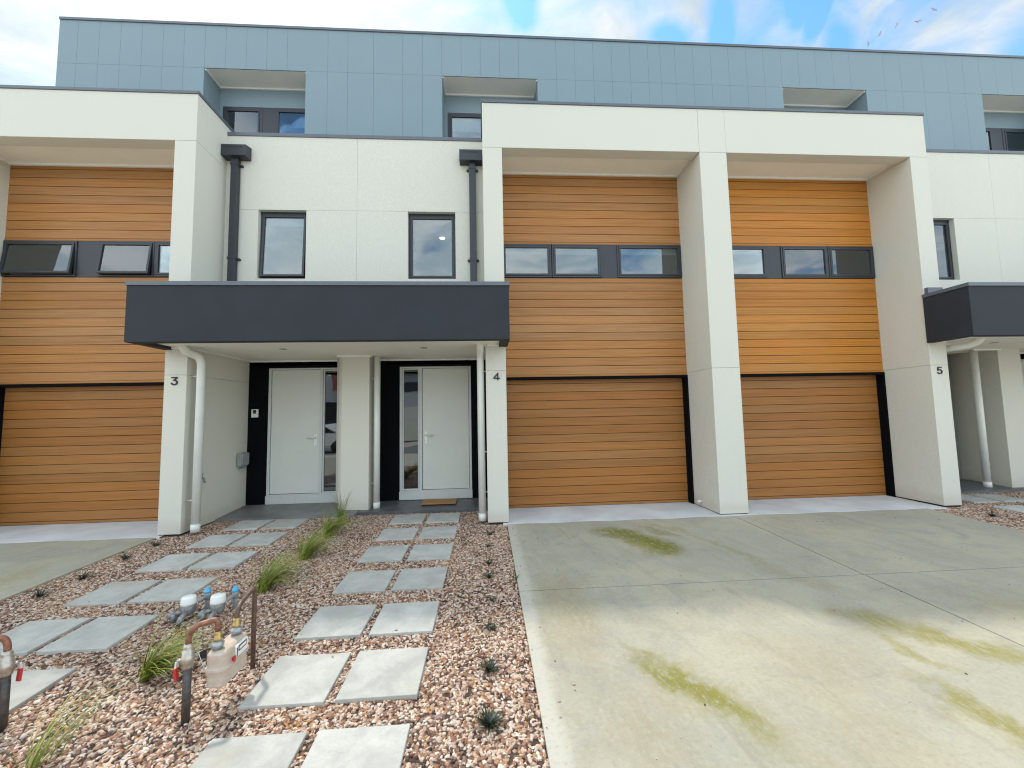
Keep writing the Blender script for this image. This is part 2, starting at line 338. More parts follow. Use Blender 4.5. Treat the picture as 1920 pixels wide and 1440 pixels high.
# ------------------------------------------------------------------ mesh helpers
ORG = {}
class MB:
    def __init__(s): s.v = []; s.f = []; s.sm = []
    def add(s, vs, fs, smooth=False):
        o = len(s.v); s.v += [tuple(v) for v in vs]; s.f += [tuple(i+o for i in f) for f in fs]; s.sm += [smooth]*len(fs); return s
    def box(s, x0, x1, y0, y1, z0, z1):
        x0, x1 = min(x0, x1), max(x0, x1); y0, y1 = min(y0, y1), max(y0, y1); z0, z1 = min(z0, z1), max(z0, z1)
        v = [(x0, y0, z0), (x1, y0, z0), (x1, y1, z0), (x0, y1, z0), (x0, y0, z1), (x1, y0, z1), (x1, y1, z1), (x0, y1, z1)]
        return s.add(v, [(0, 3, 2, 1), (4, 5, 6, 7), (0, 1, 5, 4), (1, 2, 6, 5), (2, 3, 7, 6), (3, 0, 4, 7)])
    def hexa(s, v):
        return s.add(v, [(0, 3, 2, 1), (4, 5, 6, 7), (0, 1, 5, 4), (1, 2, 6, 5), (2, 3, 7, 6), (3, 0, 4, 7)])
    def obox(s, c, ax, ay, az, hx, hy, hz):
        c = Vector(c); ax, ay, az = Vector(ax).normalized()*hx, Vector(ay).normalized()*hy, Vector(az).normalized()*hz
        v = [c-ax-ay-az, c+ax-ay-az, c+ax+ay-az, c-ax+ay-az, c-ax-ay+az, c+ax-ay+az, c+ax+ay+az, c-ax+ay+az]
        return s.hexa(v)
    def prism(s, poly, f, a, b):
        """poly in 2-D, f(p, t) -> 3-D"""
        n = len(poly)
        v = [f(p, a) for p in poly]+[f(p, b) for p in poly]
        fs = [tuple(range(n))[::-1], tuple(range(n, 2*n))]+[(i, (i+1) % n, n+(i+1) % n, n+i) for i in range(n)]
        return s.add(v, fs)
    def tube(s, path, r, n=14, smooth=True, caps=True):
        path = [Vector(p) for p in path]; rs = r if isinstance(r, (list, tuple)) else [r]*len(path)
        vs = []; fs = []; prev = None
        for i, p in enumerate(path):
            t = (path[min(i+1, len(path)-1)]-path[max(i-1, 0)])
            t = t.normalized() if t.length > 1e-9 else Vector((0, 0, 1))
            if prev is None:
                u = t.orthogonal().normalized()
            else:
                u = (prev-t*prev.dot(t)); u = u.normalized() if u.length > 1e-6 else t.orthogonal().normalized()
            w = t.cross(u); prev = u
            for k in range(n):
                a = 2*math.pi*k/n; vs.append(p+(u*math.cos(a)+w*math.sin(a))*rs[i])
        for i in range(len(path)-1):
            for k in range(n):
                fs.append((i*n+k, i*n+(k+1) % n, (i+1)*n+(k+1) % n, (i+1)*n+k))
        s.add(vs, fs, smooth)
        if caps:
            o = len(s.v)-len(vs)
            s.f.append(tuple(o+k for k in range(n))[::-1]); s.sm.append(False)
            s.f.append(tuple(o+(len(path)-1)*n+k for k in range(n))); s.sm.append(False)
        return s
    def lathe(s, c, prof, axis=(0, 0, 1), n=20):
        c = Vector(c); ax = Vector(axis).normalized(); path = []; rs = []
        for r, h in prof: path.append(c+ax*h); rs.append(max(r, 1e-4))
        u = ax.orthogonal().normalized(); w = ax.cross(u); vs = []; fs = []
        for p, r in zip(path, rs):
            for k in range(n):
                a = 2*math.pi*k/n; vs.append(p+(u*math.cos(a)+w*math.sin(a))*r)
        for i in range(len(path)-1):
            for k in range(n): fs.append((i*n+k, i*n+(k+1) % n, (i+1)*n+(k+1) % n, (i+1)*n+k))
        s.add(vs, fs, True); o = len(s.v)-len(vs)
        s.f.append(tuple(o+k for k in range(n))[::-1]); s.sm.append(False)
        s.f.append(tuple(o+(len(path)-1)*n+k for k in range(n))); s.sm.append(False)
        return s
    def build(s, name, m, parent=None, origin=None, bevel=0.0, seg=2):
        o3 = ORG.get(parent.name, (0, 0, 0)) if parent is not None else (origin or (0, 0, 0))
        me = bpy.data.meshes.new(name)
        me.from_pydata([(a-o3[0], b-o3[1], c-o3[2]) for a, b, c in s.v], [], s.f)
        me.polygons.foreach_set('use_smooth', s.sm); me.materials.append(m)
        me.update()
        ob = bpy.data.objects.new(name, me); COL.objects.link(ob)
        if parent is not None: ob.parent = parent
        else: ob.location = o3
        ORG[ob.name] = o3
        if bevel:
            bv = ob.modifiers.new('bevel', 'BEVEL'); bv.width = bevel; bv.segments = seg; bv.limit_method = 'ANGLE'; bv.angle_limit = R(40)
        return ob
def tag(o, label=None, cat=None, group=None, kind=None):
    if label: o['label'] = label
    if cat: o['category'] = cat
    if group: o['group'] = group
    if kind: o['kind'] = kind
    return o
def empty(name, loc):
    o = bpy.data.objects.new(name, None); COL.objects.link(o); o.location = loc; o.empty_display_size = 0.1; ORG[o.name] = tuple(loc); return o
def arc(p0, p1, p2, n=8):
    p0, p1, p2 = Vector(p0), Vector(p1), Vector(p2)
    return [p0*(1-t)**2+p1*2*t*(1-t)+p2*t*t for t in [i/n for i in range(n+1)]]
def copy_tree(o, parent=None):
    c = o.copy(); COL.objects.link(c); c.parent = parent
    for ch in list(o.children): copy_tree(ch, c)
    return c

# ------------------------------------------------------------------ ground
def zg(y):
    return 0.025*(min(max(y, -6.0), 6.0)-5.5)
YS = [-70, -6, 0, 1, 2, 3, 4, 5, 5.5, 6.0, 60]
def sheet(name, x0, x1, ys, dz, m, thick=None, kind='structure', nx=1):
    mb = MB()
    for i in range(len(ys)-1):
        a, b = ys[i], ys[i+1]; za, zb = zg(a)+dz, zg(b)+dz
        if thick is None:
            mb.add([(x0, a, za), (x1, a, za), (x1, b, zb), (x0, b, zb)], [(0, 1, 2, 3)])
    if thick is not None:
        top = [(y, zg(y)+dz) for y in ys]
        poly = top+[(ys[-1], zg(ys[-1])+dz-thick), (ys[0], zg(ys[0])+dz-thick)]
        mb.prism(poly[::-1], lambda p, t: (t, p[0], p[1]), x0, x1)
    ob = mb.build(name, m, origin=(0, 0, 0)); tag(ob, kind=kind); return ob
sheet('ground', -120, 120, YS, -0.075, VERGE)
J = 0.013
def slab(name, x0, x1, y0, y1, m):
    ys = sorted({y0, y1} | {y for y in YS if y0 < y < y1})
    top = [(y, zg(y)) for y in ys]
    mb = MB()
    mb.prism(([*top, (y1, zg(y1)-0.13), (y0, zg(y0)-0.13)])[::-1], lambda p, t: (t, p[0], p[1]), x0, x1)
    return mb
def driveway(name, x0, x1, xj, m):
    mb = MB()
    for (xa, xb) in ((x0, xj-J/2), (xj+J/2, x1)):
        for (ya, yb) in ((-4.0, 0.9-J/2), (0.9+J/2, 3.53-J/2), (3.53+J/2, 5.45)):
            ys = sorted({ya, yb} | {y for y in YS if ya < y < yb})
            top = [(y, zg(y)) for y in ys]
            mb.prism(([*top, (yb, zg(yb)-0.13), (ya, zg(ya)-0.13)])[::-1], lambda p, t: (t, p[0], p[1]), xa, xb)
    ob = mb.build(name, m, bevel=0.003); tag(ob, kind='structure'); return ob
driveway('driveway', 0.255, 6.22, 3.36, DRIVE)
driveway('left_driveway', -10.45, -4.15, -7.3, DRIVE_L)
def apron(name, xs):
    # pale level concrete in front of the garage doors; its front edge runs a little unevenly
    mb = MB(); n = len(xs)
    for (xa, ya), (xb, yb) in zip(xs[:-1], xs[1:]):
        za, zb = zg(ya)+0.003, zg(yb)+0.003
        mb.add([(xa, ya, za), (xb, yb, zb), (xb, 6.6, 0.003), (xa, 6.6, 0.003)], [(0, 1, 2, 3)])
        mb.add([(xa, ya, za), (xa, ya, za-0.1), (xb, yb, zb-0.1), (xb, yb, zb)], [(0, 1, 2, 3)])
    ob = mb.build(name, APRON); tag(ob, kind='structure')
def edge(x0, x1, base, amp):
    out = []
    for i in range(25):
        t = i/24; out.append((x0+(x1-x0)*t, base+amp*math.sin(t*math.pi)*0.9+0.015*math.sin(t*23)))
    return out
apron('garage_apron', [(0.2, 5.452)]+edge(0.29, 3.2, 5.44, 0.0)+[(3.62, 5.445)]+edge(3.64, 6.5, 5.445, 0.0))
apron('left_garage_apron', edge(-7.4, -4.1, 5.449, 0.0))

# gravel bed: stuff, pebbles scattered over a base sheet with geometry nodes
def pebble_nodes(dens, size):
    nt = bpy.data.node_groups.new('pebble_scatter', 'GeometryNodeTree')
    nt.interface.new_socket('Geometry', in_out='INPUT', socket_type='NodeSocketGeometry')
    nt.interface.new_socket('Geometry', in_out='OUTPUT', socket_type='NodeSocketGeometry')
    N, L = nt.nodes, nt.links
    gi = N.new('NodeGroupInput'); go = N.new('NodeGroupOutput')
    dp = N.new('GeometryNodeDistributePointsOnFaces'); dp.inputs['Density'].default_value = dens; dp.inputs['Seed'].default_value = 3
    L.new(gi.outputs[0], dp.inputs['Mesh'])
    join = N.new('GeometryNodeGeometryToInstance')
    for k in range(6):
        ico = N.new('GeometryNodeMeshIcoSphere'); ico.inputs['Radius'].default_value = 1.0; ico.inputs['Subdivisions'].default_value = 2
        ps = N.new('GeometryNodeInputPosition')
        ad = N.new('ShaderNodeVectorMath'); ad.operation = 'ADD'; ad.inputs[1].default_value = (k*7.3, k*3.1, k*5.7); L.new(ps.outputs[0], ad.inputs[0])
        nz = N.new('ShaderNodeTexNoise'); nz.inputs['Scale'].default_value = 0.95; nz.inputs['Detail'].default_value = 2.0; L.new(ad.outputs[0], nz.inputs['Vector'])
        sb = N.new('ShaderNodeMath'); sb.operation = 'MULTIPLY_ADD'; sb.inputs[1].default_value = 1.9; sb.inputs[2].default_value = 0.05; L.new(nz.outputs[0], sb.inputs[0])
        sc = N.new('ShaderNodeVectorMath'); sc.operation = 'SCALE'; L.new(ps.outputs[0], sc.inputs[0]); L.new(sb.outputs[0], sc.inputs['Scale'])
        sp = N.new('GeometryNodeSetPosition'); L.new(ico.outputs['Mesh'], sp.inputs['Geometry']); L.new(sc.outputs[0], sp.inputs['Position'])
        ss = N.new('GeometryNodeSetShadeSmooth'); L.new(sp.outputs[0], ss.inputs[0]); ss.inputs['Shade Smooth'].default_value = (k % 3 != 0)
        sm = N.new('GeometryNodeSetMaterial'); sm.inputs['Material'].default_value = PEBBLE; L.new(ss.outputs[0], sm.inputs[0])
        L.new(sm.outputs[0], join.inputs[0])
    ip = N.new('GeometryNodeInstanceOnPoints'); ip.inputs['Pick Instance'].default_value = True
    ri = N.new('FunctionNodeRandomValue'); ri.data_type = 'INT'
    ri.inputs['Min'].default_value if False else None
    for s_ in ri.inputs:
        if s_.type == 'INT' and s_.name == 'Min': s_.default_value = 0
        if s_.type == 'INT' and s_.name == 'Max': s_.default_value = 5
    rr = N.new('FunctionNodeRandomValue'); rr.data_type = 'FLOAT_VECTOR'
    rv = [s_ for s_ in rr.inputs if s_.type == 'VECTOR']
    rv[0].default_value = (-0.45, -0.45, 0); rv[1].default_value = (0.45, 0.45, 6.283)
    rs = N.new('FunctionNodeRandomValue'); rs.data_type = 'FLOAT_VECTOR'
    sv = [s_ for s_ in rs.inputs if s_.type == 'VECTOR']
    sv[0].default_value = (size*0.62, size*0.50, size*0.40); sv[1].default_value = (size*1.65, size*1.15, size*0.85)
    [s_ for s_ in rs.inputs if s_.name == 'Seed'][0].default_value = 5
    L.new(dp.outputs['Points'], ip.inputs['Points']); L.new(join.outputs[0], ip.inputs['Instance'])
    L.new([o for o in ri.outputs if o.type == 'INT'][0], ip.inputs['Instance Index'])
    L.new([o for o in rr.outputs if o.type == 'VECTOR'][0], ip.inputs['Rotation'])
    L.new([o for o in rs.outputs if o.type == 'VECTOR'][0], ip.inputs['Scale'])
    jg = N.new('GeometryNodeJoinGeometry'); L.new(gi.outputs[0], jg.inputs[0]); L.new(ip.outputs[0], jg.inputs[0])
    L.new(jg.outputs[0], go.inputs[0])
    return nt
def gravel(name, x0, x1, y0, y1, dens, size):
    ys = sorted({y0, y1} | {y for y in YS if y0 < y < y1})
    ob = sheet(name, x0, x1, ys, -0.022, SOIL, kind='stuff')
    md = ob.modifiers.new('pebbles', 'NODES'); md.node_group = pebble_nodes(dens, size)
    return ob
gravel('gravel', -4.145, 0.25, 0.6, 6.24, 5400, 0.0114)
gravel('side_gravel', 6.225, 10.6, 3.4, 6.4, 4200, 0.0114)

# ------------------------------------------------------------------ houses
F, T, W, CF, D, B, RB, GD = 5.5, 6.213, 6.147, 4.922, 6.886, 7.0, 7.44, 6.33
HW = 5.36
def window_open(mb, X, u0, u1, y, z0, z1, fw, dep):
    a, b = X(u0), X(u1)
    mb.box(a, b, y, y+dep, z0, z0+fw); mb.box(a, b, y, y+dep, z1-fw, z1)
    x0, x1 = min(a, b), max(a, b)
    mb.box(x0, x0+fw, y, y+dep, z0+fw, z1-fw); mb.box(x1-fw, x1, y, y+dep, z0+fw, z1-fw)
def make_window(root, X, u0, u1, y, z0, z1, blind=0.0, tilt=0.0, fw=0.026, sw=0.031, name='window'):
    """frame > sash, pane, roller blind; a top-hung sash can stand open"""
    fr = MB(); window_open(fr, X, u0, u1, y, z0, z1, fw, 0.09)
    fo = fr.build(name, DARK, root, bevel=0.002)
    a0, a1 = min(X(u0), X(u1))+fw+0.003, max(X(u0), X(u1))-fw-0.003
    zb, zt = z0+fw+0.003, z1-fw-0.003
    def tl(p):
        x, yy, z = p
        if not tilt: return p
        dy, dz = yy-y, z-zt
        return (x, y+dy*math.cos(tilt)+dz*math.sin(tilt), zt-dy*math.sin(tilt)+dz*math.cos(tilt))
    sa = MB()
    sa.box(a0, a1, y-0.006, y+0.034, zb, zb+sw); sa.box(a0, a1, y-0.006, y+0.034, zt-sw, zt)
    sa.box(a0, a0+sw, y-0.006, y+0.034, zb+sw, zt-sw); sa.box(a1-sw, a1, y-0.006, y+0.034, zb+sw, zt-sw)
    sa.v = [tl(p) for p in sa.v]; sa.build('sash', DARK, fo, bevel=0.002)
    pa = MB(); pa.box(a0+sw-0.004, a1-sw+0.004, y+0.012, y+0.018, zb+sw-0.004, zt-sw+0.004)
    pa.v = [tl(p) for p in pa.v]; pa.build('pane', GLASS, fo)
    if blind:
        bl = MB(); bl.box(a0+0.01, a1-0.01, y+0.10, y+0.106, zt-(zt-zb)*blind, zt+0.01)
        bl.box(a0+0.01, a1-0.01, y+0.094, y+0.112, zt-(zt-zb)*blind-0.022, zt-(zt-zb)*blind)
        bl.build('blind', BLIND, fo)
    return fo
def digit(root, ch, cx, cz, y):
    h, w, t = 0.092, 0.076, 0.0170
    P = {'3': [[(-.42, .5), (.45, .5)], [(.40, .47), (-.05, .10)], [(-.10, .10), (.10, .11), (.30, .04), (.44, -.10), (.46, -.24), (.36, -.40), (.15, -.49), (-.08, -.50), (-.32, -.42), (-.46, -.28)]],
         '4': [[(.20, -.5), (.20, .5)], [(.24, .50), (-.52, -.20)], [(-.54, -.24), (.52, -.24)]],
         '5': [[(.40, .5), (-.28, .5)], [(-.27, .52), (-.36, .02)], [(-.36, .04), (-.12, .12), (.12, .12), (.34, .02), (.45, -.18), (.38, -.36), (.15, -.49), (-.10, -.50), (-.32, -.44), (-.46, -.32)]],
         '6': [[(.24, .5), (-.22, .05)]+[(.0+.42*math.cos(a), -.14+.36*math.sin(a)) for a in [R(150+i*30) for i in range(13)]]]}[ch]
    mb = MB()
    k = 0
    for st in P:
        for (a, b) in zip(st[:-1], st[1:]):
            p = Vector((cx+a[0]*w, cz+a[1]*h)); q = Vector((cx+b[0]*w, cz+b[1]*h)); d_ = (q-p); L = d_.length; d_.normalize(); nn = Vector((-d_.y, d_.x))*t/2
            p2 = p-d_*t*0.22; q2 = q+d_*t*0.22
            yy = y-0.010-0.0004*(k % 5); k += 1
            mb.prism([p2-nn, q2-nn, q2+nn, p2+nn], lambda v, tt: (v.x, tt, v.y), yy, y)
    return mb.build('house_number', INK, root)
def boards(mb, X, u0, u1, y, z0, z1, anchor, pitch=0.1335, gap=0.0085, thick=0.022):
    k = math.floor((z0-anchor)/pitch)
    while True:
        a = anchor+k*pitch; b = a+pitch; k += 1
        if a >= z1-0.004: break
        lo, hi = max(a+gap/2, z0), min(b-gap/2, z1)
        if hi-lo > 0.012: mb.box(X(u0), X(u1), y, y+thick, lo, hi)
    bk = MB(); bk.box(X(u0), X(u1), y+thick-0.004, y+thick+0.05, z0, z1); return bk
def house(label, c, s, num, uo, win, band, rec, open_sash=(), timber=TIMBER, lite=False, tile=TILE, porch_y=6.2, party_full=False, doff=0.5, deep=False, in0=0.0, outer='half'):
    X = lambda u: c+s*u
    root = tag(empty('townhouse', (c+s*2.68, 6.2, 0.0)), label, 'townhouse', 'terrace of attached townhouses')
    ui, up_ = 1.95, 2.228
    g2 = 0.0013; g3 = 0.0013
    uend = HW+0.2 if party_full else {'half': HW, 'full': HW+0.208, 'none': uo}[outer]
    # --- rendered masonry
    wl = MB()
    for (ya, yb, gp) in ((W, W+0.008, g2), (W+0.008, W+0.2, 0.0)):
        w0, w1 = win; zs, zh = 3.555, 4.629
        wl.box(X(gp), X(ui), ya, yb, zh+gp, 5.80)
        wl.box(X(gp), X(w0), ya, yb, 2.6, zh-gp); wl.box(X(w1), X(ui), ya, yb, 2.6, zh-gp)
        wl.box(X(w0), X(w1), ya, yb, 2.6, zs)
    wl.box(X(0.28), X(ui), D, D+0.2, 2.33, 2.6)
    wl.build('wall', RENDER, root)
    pf = MB(); zj = 2.045
    for (za, zb) in ((0.012, zj-g2), (zj+g2, 5.261-g2)):
        pf.box(X(ui), X(up_), F, D+0.1, za, zb)
        if outer != 'none': pf.box(X(uo), X(uend), F, 6.60, za, zb)
    pf.box(X(ui), X(uo-g2), F, F+0.2, 5.261+g2, 5.935); pf.box(X(uo+g2), X(uend), F, B+0.02, 5.261+g2, 5.935) if outer != 'none' else None
    pf.box(X(ui), X(up_), F+0.2, B+0.02, 5.261+g2, 5.935)
    pf.box(X(up_), X(uo-g2), F+0.2, B+0.02, 5.70, 5.933)
    pf.build('portal_frame', RENDER, root, bevel=0.004)
    pb = MB(); pb.box(X(ui+.012), X(up_-.012), F+.012, D, -0.05, 0.016); pb.build('base_gap_shade', SEAL_AND_GAP_SHADE, root)  # inset black block, colours in the shade under the pillar
    pb = MB()
    if outer != 'none': pb.box(X(uo+.012), X(uend-.012), F+.012, 6.5, -0.05, 0.016); pb.build('base_gap_shade', SEAL_AND_GAP_SHADE, root)  # same black stand-in for shade under the outer pillar
    cp = MB(); cp.box(X(ui-0.014), X(uend), F-0.014, B, 5.935, 5.976); cp.build('portal_capping', COPING, root, bevel=0.003)
    cp = MB(); cp.box(X(0), X(ui-0.001), W-0.014, W+0.23, 5.80, 5.855); cp.build('parapet_capping', COPING, root, bevel=0.003)
    rf = MB(); rf.box(X(0), X(ui), W+0.2, B, 5.45, 5.5); rf.build('flat_roof', GREYR, root)
    so = MB(); so.box(X(up_), X(uo), F+0.2, T, 5.325, 5.345); so_ = so.build('soffit', SOFFIT, root)
    tr = MB(); tr.box(X(up_), X(uo), T-0.030, T, 5.300, 5.325); tr.box(X(uo-0.026), X(uo), F+0.2, T-0.03, 5.300, 5.325); tr.box(X(up_), X(up_+0.026), F+0.2, T-0.03, 5.300, 5.325)
    tr.build('trim', TRIM, so_)
    # --- timber boards above and below the window band
    tb = MB(); bk = boards(tb, X, up_, uo, T, 4.184, 5.325, 4.184); tb.box(X(up_), X(uo), T-0.006, T+0.05, 4.147, 4.180); bk.build('backing', BACK, tb.build('timber_cladding', timber, root))
    tb = MB(); bk = boards(tb, X, up_, uo, T, 2.052, 3.590, 2.048); tb.box(X(up_), X(uo), T-0.006, T+0.05, 2.018, 2.048); bk.build('backing', BACK, tb.build('timber_cladding', timber, root))
    for i, (u0, u1) in enumerate(band['win']):
        make_window(root, X, u0, u1, T-0.018, 3.601, 4.143, blind=band.get('blind', 0.2), tilt=R(7.0) if i in open_sash else 0.0)
    sp = MB(); u0, u1 = band['panel']; sp.box(X(u0), X(u1), T-0.004, T+0.05, 3.597, 4.143); sp.build('spandrel_panel', DARK, root)
    # --- garage door and its steel surround
    gd = MB(); bk = boards(gd, X, up_, uo-0.03, GD, 0.045, 2.03, 0.047-0.1335, gap=0.0085, thick=0.02); gd.box(X(up_), X(uo-0.03), GD-0.004, GD+0.05, 0.008, 0.043)
    go = gd.build('garage_door', TIMBER_DOOR, root); bk.build('backing', BACK, go)
    sl = MB(); sl.box(X(up_), X(uo-0.03), GD-0.002, GD+0.045, -0.004, 0.0078); sl.build('bottom_seal', SEAL_AND_GAP_SHADE, go)
    gf = MB(); gf.box(X(up_), X(uo), T-0.022, GD+0.02, 1.978, 2.017); gf.box(X(uo-0.03), X(uo), T-0.022, GD+0.03, -0.004, 1.978); gf.box(X(up_), X(up_+0.02), T-0.022, GD, -0.004, 1.978)
    gf.build('garage_frame', BLACK, root)
    # --- windows of the middle wall
    make_window(root, X, win[0]+0.004, win[1]-0.004, W+0.075, 3.57, 4.607, blind=band.get('mid', 0.0), tilt=R(3.0) if band.get('midopen') else 0)
    hd = MB(); hd.box(X(win[0]), X(win[1]), W+0.07, W+0.2, 4.607, 4.629); hd.build('window_head', DARK, root)
    # --- entry: black wall, door, porch
    ew = MB(); rt_w = MB(); f0 = doff; f1 = f0+1.193; m0, m1 = f0+0.323, f0+0.368
    ew.box(X(f1), X(ui), D, D+0.15, 0.0, 2.45); dy_ = 0.42 if deep else (0 if s > 0 else -0.06)
    (ew if s > 0 else rt_w).box(X(in0), X(f0 if s > 0 else 0.51), D+dy_, D+dy_+0.2, 0.03, 2.45)
    if deep: rt_w.box(X(0.0), X(0.51), D+0.001, D+dy_, 2.41, 2.45)
    ew.box(X(f0), X(f1), D, D+0.15, 2.287, 2.45)
    ew.build('entry_wall', BLACK, root)
    if s < 0: rt_w.build('entry_return', RENDER, root)
    fd = MB(); y0 = D+0.012; zt = 2.284
    for (a, b) in ((f0, f0+0.038), (m0, m1), (f1-0.038, f1)): fd.box(X(a), X(b), y0-0.02, y0+0.09, 0.206, zt)
    for (a, b) in ((f0+0.038, m0), (m1, f1-0.038)):
        fd.box(X(a), X(b), y0-0.02, y0+0.09, zt-0.026, zt); fd.box(X(a), X(b), y0-0.02, y0+0.09, 0.206, 0.222)
    fo = fd.build('front_door', DFRAME, root, bevel=0.003)
    lf = MB(); lf.box(X(m1+0.005), X(f1-0.044), y0+0.004, y0+0.05, 0.229, zt-0.031); lf.build('door_leaf', DOORP, fo, bevel=0.003)
    th = MB(); th.box(X(f0-0.006), X(f1+0.006), y0-0.035, y0+0.09, 0.072, 0.206); th.build('threshold', DFRAME, fo, bevel=0.004)
    sd = MB(); window_open(sd, X, f0+0.04, m0-0.002, y0+0.0, 0.224, zt-0.028, 0.022, 0.05); sd.build('sidelight_frame', DFRAME, fo)
    pn = MB(); pn.box(X(f0+0.060), X(m0-0.022), y0+0.02, y0+0.028, 0.244, zt-0.048); pn.build('sidelight', DGLASS, fo)
    ha = MB(); hu = m1+0.065
    ha.box(X(hu-0.022), X(hu+0.022), y0-0.006, y0+0.004, 0.985, 1.185)
    ha.tube([(X(hu), y0-0.005, 1.125), (X(hu), y0-0.05, 1.125)], 0.010); ha.tube([(X(hu-0.005), y0-0.050, 1.125), (X(hu+0.115), y0-0.050, 1.125)], 0.0105)
    ha.tube([(X(hu), y0-0.004, 1.03), (X(hu), y0-0.012, 1.03)], 0.012)
    ha.build('door_handle', CHROME, fo)
    pt = MB(); py0, py1 = porch_y, D+(0.5 if deep else 0.1)
    # large format tiles on the porch step
    us = [0.0, 0.62, 1.235, ui]
    for a, b in zip(us[:-1], us[1:]):
        for (ya, yb, za, zb) in ((py0, py0+0.6, 0.03, 0.065), (py0+0.6, py1, 0.065, 0.075)):
            gq = 0.0015
            xa, xb = sorted((X(a+gq), X(b-gq)))
            pt.hexa([(xa, ya+gq, -0.1), (xb, ya+gq, -0.1), (xb, yb-gq, -0.1), (xa, yb-gq, -0.1), (xa, ya+gq, za), (xb, ya+gq, za), (xb, yb-gq, zb), (xa, yb-gq, zb)])
    pt.build('porch_step', tile, root)
    # --- house number
    digit(root, num, X(2.098), 1.964, F)
    # --- rain head and dark square downpipe
    rh = MB(); ra, rb2 = ui-0.004, 1.59
    xa, xb = sorted((X(ra), X(rb2)))
    rh.hexa([(xa, W-0.155, 5.392), (xb, W-0.155, 5.392), (xb, W-0.002, 5.392), (xa, W-0.002, 5.392), (xa, W-0.155, 5.562), (xb, W-0.155, 5.562), (xb, W-0.002, 5.60), (xa, W-0.002, 5.60)])
    rho = rh.build('rain_head', DARK, root, bevel=0.003)
    sl = MB(); sl.box(X(ra-0.05), X(rb2+0.05), W-0.1565, W-0.150, 5.512, 5.532); sl.build('overflow_slot', INK, rho)
    dpm = MB(); dpm.box(X(1.785-0.05), X(1.785+0.05), W-0.095, W-0.018, 3.0, 5.394); dpo = dpm.build('downpipe', DARK, root, bevel=0.004)
    for zz in (5.30, 3.84):
        br = MB(); br.box(X(1.785-0.058), X(1.785+0.058), W-0.100, W-0.001, zz-0.016, zz+0.016)
        for sg in (-1, 1): br.tube([(X(1.785+sg*0.075), W-0.03, zz), (X(1.785+sg*0.075), W-0.001, zz)], 0.017, 10); br.box(X(1.785+sg*0.058), X(1.785+sg*0.075), W-0.02, W-0.002, zz-0.014, zz+0.014)
        br.build('bracket', DARK, dpo)
    # --- upper storey, set back
    ra_, rb_ = rec
    x0, x1 = sorted((X(0), X(uend if party_full else HW)))
    if party_full: x0, x1 = sorted((X(0), X(HW)))
    bc = MB(); zr, zt2 = 7.657, 8.458
    bc.box(x0, ra_, B+0.018, B+0.2, 5.4, zt2); bc.box(rb_, x1, B+0.018, B+0.2, 5.4, zt2); bc.box(ra_, rb_, B+0.018, B+0.2, zr+0.03, zt2)
    n0 = math.floor((x0-ra_)/0.3535)
    xs = [ra_+k*0.3535 for k in range(n0, n0+40)]
    xs = [x for x in xs if x0+0.2 < x < x1-0.2 and not (abs(x-rb_) < 0.08)]
    xs = sorted(set([x0, x1]+xs))
    for a, b in zip(xs[:-1], xs[1:]):
        bc.box(a+g3, b-g3, B, B+0.016, zr+g3, zt2)
        if b <= ra_+1e-6 or a >= rb_-1e-6: bc.box(a+g3, b-g3, B, B+0.016, 5.4, zr-g3)
        else:
            if a < ra_: bc.box(a+g3, ra_, B, B+0.016, 5.4, zr-g3)
            if b > rb_: bc.box(rb_, b-g3, B, B+0.016, 5.4, zr-g3)
    bc.box(ra_-0.05, ra_, B+0.2, RB+0.1, 5.4, zr+0.03); bc.box(rb_, rb_+0.05, B+0.2, RB+0.1, 5.4, zr+0.03)
    bc.box(ra_, rb_, RB, RB+0.1, 7.29, zr+0.03); bc.box(ra_, ra_+0.06, RB, RB+0.1, 5.4, 7.29); bc.box(rb_-0.06, rb_, RB, RB+0.1, 5.4, 7.29)
    bc.box(ra_+0.06, rb_-0.06, RB, RB+0.1, 5.4, 6.1)
    if party_full or lite == 'end':
        ex = X(HW); bc.box(ex-0.0 if s < 0 else ex-0.2, ex+0.2 if s < 0 else ex, B+0.2, 13.0, 5.4, zt2)
    bc.build('upper_storey', CLAD, root)
    rsf = MB(); rsf.box(ra_, rb_, B+0.02, RB, zr, zr+0.028); ro = rsf.build('recess_soffit', SOFFIT, root)
    tr = MB(); tr.box(ra_, rb_, RB-0.028, RB, zr-0.024, zr); tr.box(ra_, ra_+0.024, B+0.02, RB-0.028, zr-0.024, zr); tr.box(rb_-0.024, rb_, B+0.02, RB-0.028, zr-0.024, zr); tr.build('trim', TRIM, ro)
    I_ = lambda u: u
    mid0 = ra_+0.06+0.72; mid1 = mid0+0.21
    make_window(root, I_, ra_+0.062, mid0, RB-0.01, 6.1, 7.285, blind=0.22, fw=0.05); make_window(root, I_, mid1, rb_-0.062, RB-0.01, 6.1, 7.285, blind=0.22, fw=0.05)
    pm = MB(); pm.box(mid0, mid1, RB-0.004, RB+0.08, 6.1, 7.285); pm.build('spandrel_panel', DARK, root)
    rc = MB(); rc.box(x0, x1, B-0.018, B+0.25, zt2, zt2+0.044); rc.build('roof_capping', COPING, root, bevel=0.003)
    tp = MB(); tp.box(x0, x1, B+0.2, 13.0, 8.2, 8.3); tp.build('roof', ROOFT, root)
    # --- rooms seen dimly through the glass
    rm = MB()
    def room(ua, ub, ya, yb, za, zb):
        xa, xb = sorted((X(ua), X(ub)))
        v = [(xa, ya, za), (xb, ya, za), (xb, yb, za), (xa, yb, za), (xa, ya, zb), (xb, ya, zb), (xb, yb, zb), (xa, yb, zb)]
        rm.add(v, [(0, 1, 2, 3), (7, 6, 5, 4), (2, 6, 7, 3), (1, 5, 6, 2), (3, 7, 4, 0)])
